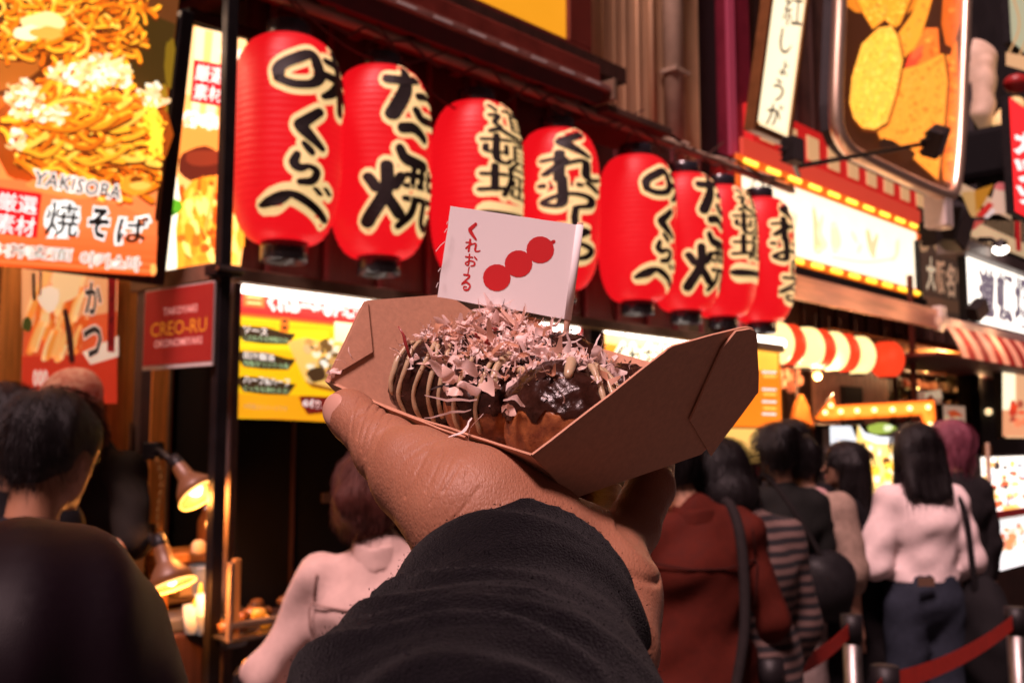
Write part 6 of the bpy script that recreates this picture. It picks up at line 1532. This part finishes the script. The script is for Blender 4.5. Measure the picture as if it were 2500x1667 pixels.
        E((0,-.008,.020), (.058,.066,.062)); E((0,-.03,-.02), (.05,.04,.05), .02); s.ell(hv(0,.085,-.035), (.042*H,.058*H,.060*H), .012, Rh, 's')
    allh = hc; soft_obj('headscarf' if hair == 'bandana' else 'hair', s.mesh(allh-np.array([.16,.18,.46]), allh+np.array([.16,.18,.2]), .009, hw(.0006 if hair == 'bandana' else .0022)), hm, root)
    ho = COL.objects[-1]; strands(ho, hc, hv, H, hair, fine)
    J['hc'] = hc; J['hv'] = hv; J['root'] = root; J['H'] = H
    return root, J
def strands(o, hc, hv, H, style, fine=False):
    """loose locks laid over the hair so that its outline breaks up"""
    if style == 'bandana' or fine: return
    me = o.data; n = len(me.vertices); co = np.empty(n*3, np.float32); me.vertices.foreach_get('co', co); co = co.reshape(-1, 3)
    no = np.empty(n*3, np.float32); me.vertices.foreach_get('normal', no); no = no.reshape(-1, 3)
    rs = np.random.default_rng(int(abs(hc[2]*1e4)) % 999); pick = rs.choice(n, min(n, 1500), replace=False); V = []; F = []
    for k in pick:
        p = co[k]+no[k]*.002; nn = no[k]; L = rs.uniform(.02,.045) if style in ('short', 'bun2') else rs.uniform(.04,.10); w = rs.uniform(.0006,.0014); pts = [p.copy()]
        for i in range(5):
            r = p-hc; r = r/(np.linalg.norm(r)+1e-6); d = np.array([0,0,-1.0])+rs.normal(0,.06 if fine else .18,3)
            if p[2] > hc[2]-.03: d = d-r*(d@r)
            d = d/(np.linalg.norm(d)+1e-6); p = p+d*L/5+nn*(rs.normal(.0001,.0004) if fine else rs.normal(.0006,.0012)); pts.append(p.copy())
        s_ = np.cross(nn, pts[-1]-pts[0]); s_ = s_/(np.linalg.norm(s_)+1e-6); b = len(V)
        for i, q in enumerate(pts): ww = w*(1-.85*i/5); V += [q+s_*ww, q-s_*ww+nn*.0008]
        for i in range(5): a = b+2*i; F.append((a, a+1, a+3, a+2))
    bm = bmesh.new(); bm.from_mesh(me); vs2 = [bm.verts.new(tuple(v)) for v in V]
    for f in F:
        q = bm.faces.new([vs2[i] for i in f]); q.smooth = True
    bm.to_mesh(me); bm.free()
def strap_bag(label, cat, root, pts, r, m, bag=None, bagm=None, name='shoulder_bag'):
    """a bag and its strap carried by a person: strap points and bag box in the person's own frame"""
    t = thing(name, label, cat, root.matrix_world.copy() if False else None); t.location = root.location; t.rotation_euler = root.rotation_euler
    L = [Vector(q) for q in smooth_line(pts, 6)]
    MB().tube(L, r, 8).build('strap', m, t, True)
    if bag is not None: soft_obj('bag', bag, bagm or m, t)
    return t
def soft_box(c, r, h=.016, wr=.006):
    s = Soft(); s.ell(c, r, .02); c = np.array(c); r = np.array(r)
    return s.mesh(c-r-.05, c+r+.05, h, lambda g: wr*np.sin(g[:,2]*26+g[:,0]*11)*np.sin(g[:,0]*19+g[:,1]*23))

# near dark-haired person at the lower left corner
HH = 1.50
near_, J = person('dark haired person close to the camera in the lower left corner, hair catching purple light', 66, .62, 4, 1.495, top=dict(m=cloth('black_jacket', (.012,.010,.012)), g=.02), bottom=dict(m=m_blackmat), hair='bob', hairm=mat('purple_black_hair', (.0045,.0016,.0036), .55, spec=.14, bump=.12, bscale=300, stretch=(6,6,.35), bdist=.001), width=1.05, res=.016, fine=True)
# man at the left edge
m2, J = person('man at the left edge with short black hair and a striped collar', 84, 2.0, -16, 1.66, skin=m_skin_d, top=dict(m=cloth('dark_navy', (.012,.010,.013)), g=.02), bottom=dict(m=m_blackmat), hair='short', hpitch=14, head=(0,.018,-.005))
s = Soft(); nk = J['neck']; s.cone(nk+np.array([0,-.005,-.035]), nk+np.array([0,-.008,.030]), .072, .060, .01).cone(nk+np.array([0,0,-.09]), nk+np.array([0,0,.09]), .054, .054, .005, None, 's'); s.p[-1] = s.p[-1][:7]+('s',); s.cut(nk+np.array([0,0,.022]), (0,0,1))
def stripe_mat(name, a, b, sc):
    m = mat(name, a, .85); nt = m.node_tree; bs = nt.nodes['Principled BSDF']; tc = nt.nodes.new('ShaderNodeTexCoord'); w = nt.nodes.new('ShaderNodeTexWave'); w.wave_type = 'BANDS'; w.bands_direction = 'Z'; w.inputs['Scale'].default_value = sc; w.inputs['Distortion'].default_value = 1.2; w.inputs['Detail'].default_value = 1; w.inputs['Detail Scale'].default_value = .6
    r = nt.nodes.new('ShaderNodeValToRGB'); r.color_ramp.elements[0].position = .46; r.color_ramp.elements[0].color = (*a, 1); r.color_ramp.elements[1].position = .54; r.color_ramp.elements[1].color = (*b, 1)
    nt.links.new(tc.outputs['Object'], w.inputs[0]); nt.links.new(w.outputs[0], r.inputs[0]); nt.links.new(r.outputs[0], bs.inputs['Base Color']); return m
soft_obj('collar', s.mesh(nk-.12, nk+.12, .010), stripe_mat('striped_collar', (.48,.24,.22), (.06,.05,.05), 9), m2)
# another head behind at the far left
m2b, J = person('person half hidden behind the man at the left edge, only dark hair showing', 8, 2.6, 20, 1.70, top=dict(m=m_blackmat), bottom=dict(m=m_blackmat), hair='short')
# stand worker
ban = mat('bandana_print', (.80,.56,.52), .8, var=.9, vscale=42, var2=(.50,.11,.10))
wk, J = person('stand worker bending forward, patterned red headscarf and black shirt', 262, 3.62, 152, 1.84, skin=m_skin_d, top=dict(m=cloth('black_shirt', (.012,.009,.008)), g=.018, sleeve=.5), bottom=dict(m=m_blackmat), hair='bandana', hairm=ban, hpitch=34, head=(-.02,.04,-.02), lean=.10, arms={'L':((-.155,.05,.66),(-.10,.20,.60)),'R':((.155,.05,.66),(.10,.20,.60))})
o = soft_obj('face_mask', (lambda s: s.mesh(J['hc']-.14, J['hc']+.14, .008))(Soft().ell(J['hv'](0,.034,-.036), (.040*1.72,.036*1.72,.030*1.72), .01)), mat('pale_mask', (.52,.50,.46), .8, var=.2), wk)
# woman in the pale pink jacket
m_jk = cloth('pale_pink_jacket', (.52,.36,.32), .75, var=.08)
wj, J = person('woman in a pale pink jacket seen from behind, brown hair pinned in a bun', 930, 2.55, -8, 1.535, top=dict(m=m_jk, g=.018, hem=.46, wr=.010, wf=.75, name='jacket', collar=.006, puff=.004), bottom=dict(m=m_blackmat), hair='bun2', hairm=m_hair2, width=1.10, arms={'L':((-.168,.0,.635),(-.10,.14,.60)),'R':((.168,.0,.635),(.10,.14,.60))}, head=(-.016,.008,-.004), hpitch=6, res=.014)
def collar(J, root, m, r, h, name='collar'):
    nk = np.array(J['neck']); s = Soft(); s.cone(nk+np.array([0,.004,-.040]), nk+np.array([0,-.006,h]), r+.018, r, .01).cone(nk+np.array([0,.004,-.06]), nk+np.array([0,.0,h+.05]), r+.004, r-.010, .004)
    s.p[-1] = s.p[-1][:7]+('s',); s.cut(nk+np.array([0,0,h]), (0,-.25,1)); s.cut(nk+np.array([0,0,-.035]), (0,0,-1))
    soft_obj(name, s.mesh(nk-.14, nk+.14, .007, lambda g: .002*np.sin(g[:,0]*70+g[:,2]*40)), m, root)
def seams(J, root, m, H, g, lines):
    """sewn seams: thin raised lines lying on the cloth"""
    o = [c for c in root.children if c.name.split('.')[0] in ('jacket','shirt','blouse')][0]; me = o.data; n = len(me.vertices); co = np.empty(n*3, np.float32); me.vertices.foreach_get('co', co); co = co.reshape(-1,3)
    for ln in lines:
        pts = []
        for a, b in zip(ln, ln[1:]):
            for t in np.linspace(0, 1, 7)[:-1 if b is not ln[-1] else None]:
                p = (np.array(a)+(np.array(b)-np.array(a))*t)*H
                back = co[(np.abs(co[:,0]-p[0]) < .02) & (np.abs(co[:,2]-p[2]) < .02)]
                if len(back): pts.append(Vector((p[0], float(back[:,1].min())-.0005, p[2])))
        if len(pts) > 2: MB().tube([tuple(q) for q in smooth_line([tuple(v) for v in pts], 2)], .0030, 6).build('seam', m, root, True)
m_seam = cloth('jacket_seam', (.30,.19,.165))
collar(J, wj, m_jk, .062, .045); seams(J, wj, m_seam, 1.535, .018, [[(-.088,0,.80),(-.098,0,.74),(-.092,0,.67)], [(.088,0,.80),(.098,0,.74),(.092,0,.67)], [(-.094,0,.755),(-.03,0,.748),(.03,0,.748),(.094,0,.755)], [(0,0,.746),(0,0,.66),(0,0,.58),(0,0,.50)]])
# red shirt
m_rs = cloth('rust_red_shirt', (.062,.008,.004), .85, var=.15)
rsn, J = person('person in a rust red shirt seen from behind, head hidden by the food tray', 1690, 2.95, 6, 1.63, top=dict(m=m_rs, g=.020, hem=.44, sleeve=.55, wr=.009, wf=.65, name='shirt', collar=.0), bottom=dict(m=cloth('dark_trousers', (.014,.016,.022))), hair='short', width=1.05, arms={'L':((-.122,-.01,.635),(-.115,.06,.50)),'R':((.126,-.01,.635),(.118,.06,.50))}, res=.014, head=(-.035,.02,-.01))
collar(J, rsn, m_rs, .064, .030); seams(J, rsn, cloth('shirt_seam', (.03,.006,.004)), 1.63, .02, [[(-.09,0,.80),(-.10,0,.74),(-.094,0,.66)], [(.09,0,.80),(.10,0,.74),(.094,0,.66)], [(-.098,0,.745),(-.03,0,.735),(.03,0,.735),(.098,0,.745)]])
strap_bag('dark shoulder bag of the red shirted person, strap over the right shoulder', 'bag', rsn, [(.10,.10,1.28),(.10,.0,1.375),(.11,-.09,1.28),(.10,-.14,1.05),(.06,-.16,.86)], .016, cloth('dark_strap', (.016,.012,.012)), soft_box((-.02,-.20,.66), (.26,.10,.17), .018, .012), cloth('dark_bag', (.018,.022,.030), .7))
# striped shirt, bobbed hair
m_st = stripe_mat('striped_jersey', (.008,.006,.008), (.12,.07,.06), 9.5)
stp, J = person('person with bobbed black hair and a black and white striped top', 1815, 3.05, 22, 1.60, top=dict(m=m_st, g=.022, name='jersey', hem=.47), bottom=dict(m=cloth('dark_skirt', (.014,.012,.014)), skirt=True), hair='bob', head=(-.03,.03,-.028), hpitch=18, arms={'L':((-.12,.0,.63),(-.09,.12,.55)),'R':((.125,.0,.62),(.11,.08,.47))})
# dark jacket with bag, bun
djk, J = person('person in a dark jacket and pale wide trousers, black hair tied up', 1905, 4.3, 4, 1.63, top=dict(m=cloth('dark_olive_jacket', (.008,.008,.0075)), g=.026, name='jacket', hem=.50), bottom=dict(m=cloth('pale_trousers', (.17,.13,.12)), flare=.03), hair='bun', width=.96, head=(-.005,.0,.0))
strap_bag('large black shoulder bag on the hip of the dark jacketed person', 'bag', djk, [(-.08,.08,1.36),(-.07,-.01,1.41),(.02,-.12,1.25),(.15,-.16,1.0)], .013, cloth('black_strap', (.010,.008,.008)), soft_box((.13,-.13,.96), (.13,.085,.15), .016, .01), cloth('black_bag', (.009,.008,.009), .5))
bk2, J = person('dark haired person behind the one in the dark jacket', 1935, 4.8, 0, 1.655, top=dict(m=m_blackmat), bottom=dict(m=m_blackmat), hair='bob')
# white blouse with dark vest
vst, J = person('person in a pale blouse and pinkish scarf between the two dark clad people', 1968, 4.5, -30, 1.60, top=dict(m=cloth('pale_blouse', (.26,.18,.14)), g=.02, sleeve=.62, puff=.022, name='blouse'), bottom=dict(m=m_blackmat, skirt=True, waist=.62), hair='short', hyaw=20, head=(-.02,.0,-.012))
s = Soft(); g = .030; Hh = 1.60
s.cone(np.array([0,0,.60*Hh]), np.array([0,-.005*Hh,.735*Hh]), .072*Hh+g*.6, .074*Hh+g*.6, .03, (1.22,.95,1)).cone(np.array([0,-.005*Hh,.73*Hh]), np.array([0,-.004*Hh,.80*Hh]), .066*Hh+g*.6, .05*Hh+g*.5, .03, (1.15,.95,1)); s.cut((0,0,.58*Hh), (0,0,-1)); s.cut((0,0,.80*Hh), (0,0,1))
sc_ = Soft(); nk = J['neck']; sc_.cone(nk+np.array([-.045,0,-.02]), nk+np.array([-.075,.01,.10]), .055, .040, .02).cone(nk+np.array([-.03,-.01,-.03]), nk+np.array([.05,0,-.02]), .060, .055, .02)
soft_obj('scarf', sc_.mesh(nk-.22, nk+.22, .012, lambda g: .004*np.sin(g[:,2]*60+g[:,0]*30)), cloth('pink_scarf', (.42,.24,.23), var=.2), vst)
soft_obj('vest', s.mesh((-.3,-.25,.85), (.3,.25,1.4), .016), m_blackmat, vst)
# long black hair, black clothes
lng, J = person('woman all in black with long black hair, face turned left', 2084, 4.75, 42, 1.56, top=dict(m=cloth('black_knit', (.006,.005,.006)), g=.026), bottom=dict(m=cloth('black_skirt', (.010,.008,.009)), skirt=True), hair='long', hyaw=30, head=(-.012,.01,-.004), arms={'L':((-.125,.02,.63),(-.10,.10,.50)),'R':((.124,-.01,.63),(.13,.02,.49))})
strap_bag('thin tan belt round the waist of the woman all in black', 'belt', lng, [(.16*math.cos(a), .13*math.sin(a), 1.0) for a in np.linspace(0, 2*math.pi, 13)], .010, m_tan, None, None, 'waist_belt')
# pink blouse, jeans
m_bl = cloth('pale_pink_blouse', (.68,.54,.52), .7, var=.08)
pnk, J = person('woman in a pale pink blouse and dark jeans, shoulder length black hair', 2240, 4.55, 6, 1.635, top=dict(m=m_bl, g=.024, hem=.565, puff=.016, wr=.006, wf=.8, name='blouse'), bottom=dict(m=cloth('dark_jeans', (.020,.024,.036)), waist=.60, g=.014, flare=.01, name='jeans'), hair='shoulder', width=1.02, arms={'L':((-.138,.0,.62),(-.10,.13,.58)),'R':((.130,.0,.63),(.125,.09,.52))})
lab_ = MB().box(-.11,-.165,.93,-.035,-.158,.968).build('leather_patch', mat('leather_patch', (.10,.05,.03), .6), pnk)
strap_bag('big black tote hanging from the shoulder of the woman in jeans', 'bag', pnk, [(.13,.06,1.31),(.135,-.02,1.345),(.155,-.10,1.24),(.18,-.10,1.0),(.20,-.08,.85)], .013, cloth('tote_strap', (.010,.008,.009)), soft_box((.25,-.05,.66), (.11,.17,.30), .018, .012), cloth('black_tote', (.008,.007,.008)))
# mauve hair
mv, J = person('person with mauve tinted hair in black behind the woman in the pink blouse', 2325, 5.2, 10, 1.66, top=dict(m=cloth('black_top', (.011,.009,.010)), g=.02), bottom=dict(m=m_blackmat), hair='beret', hairm=m_hair3, hyaw=18)
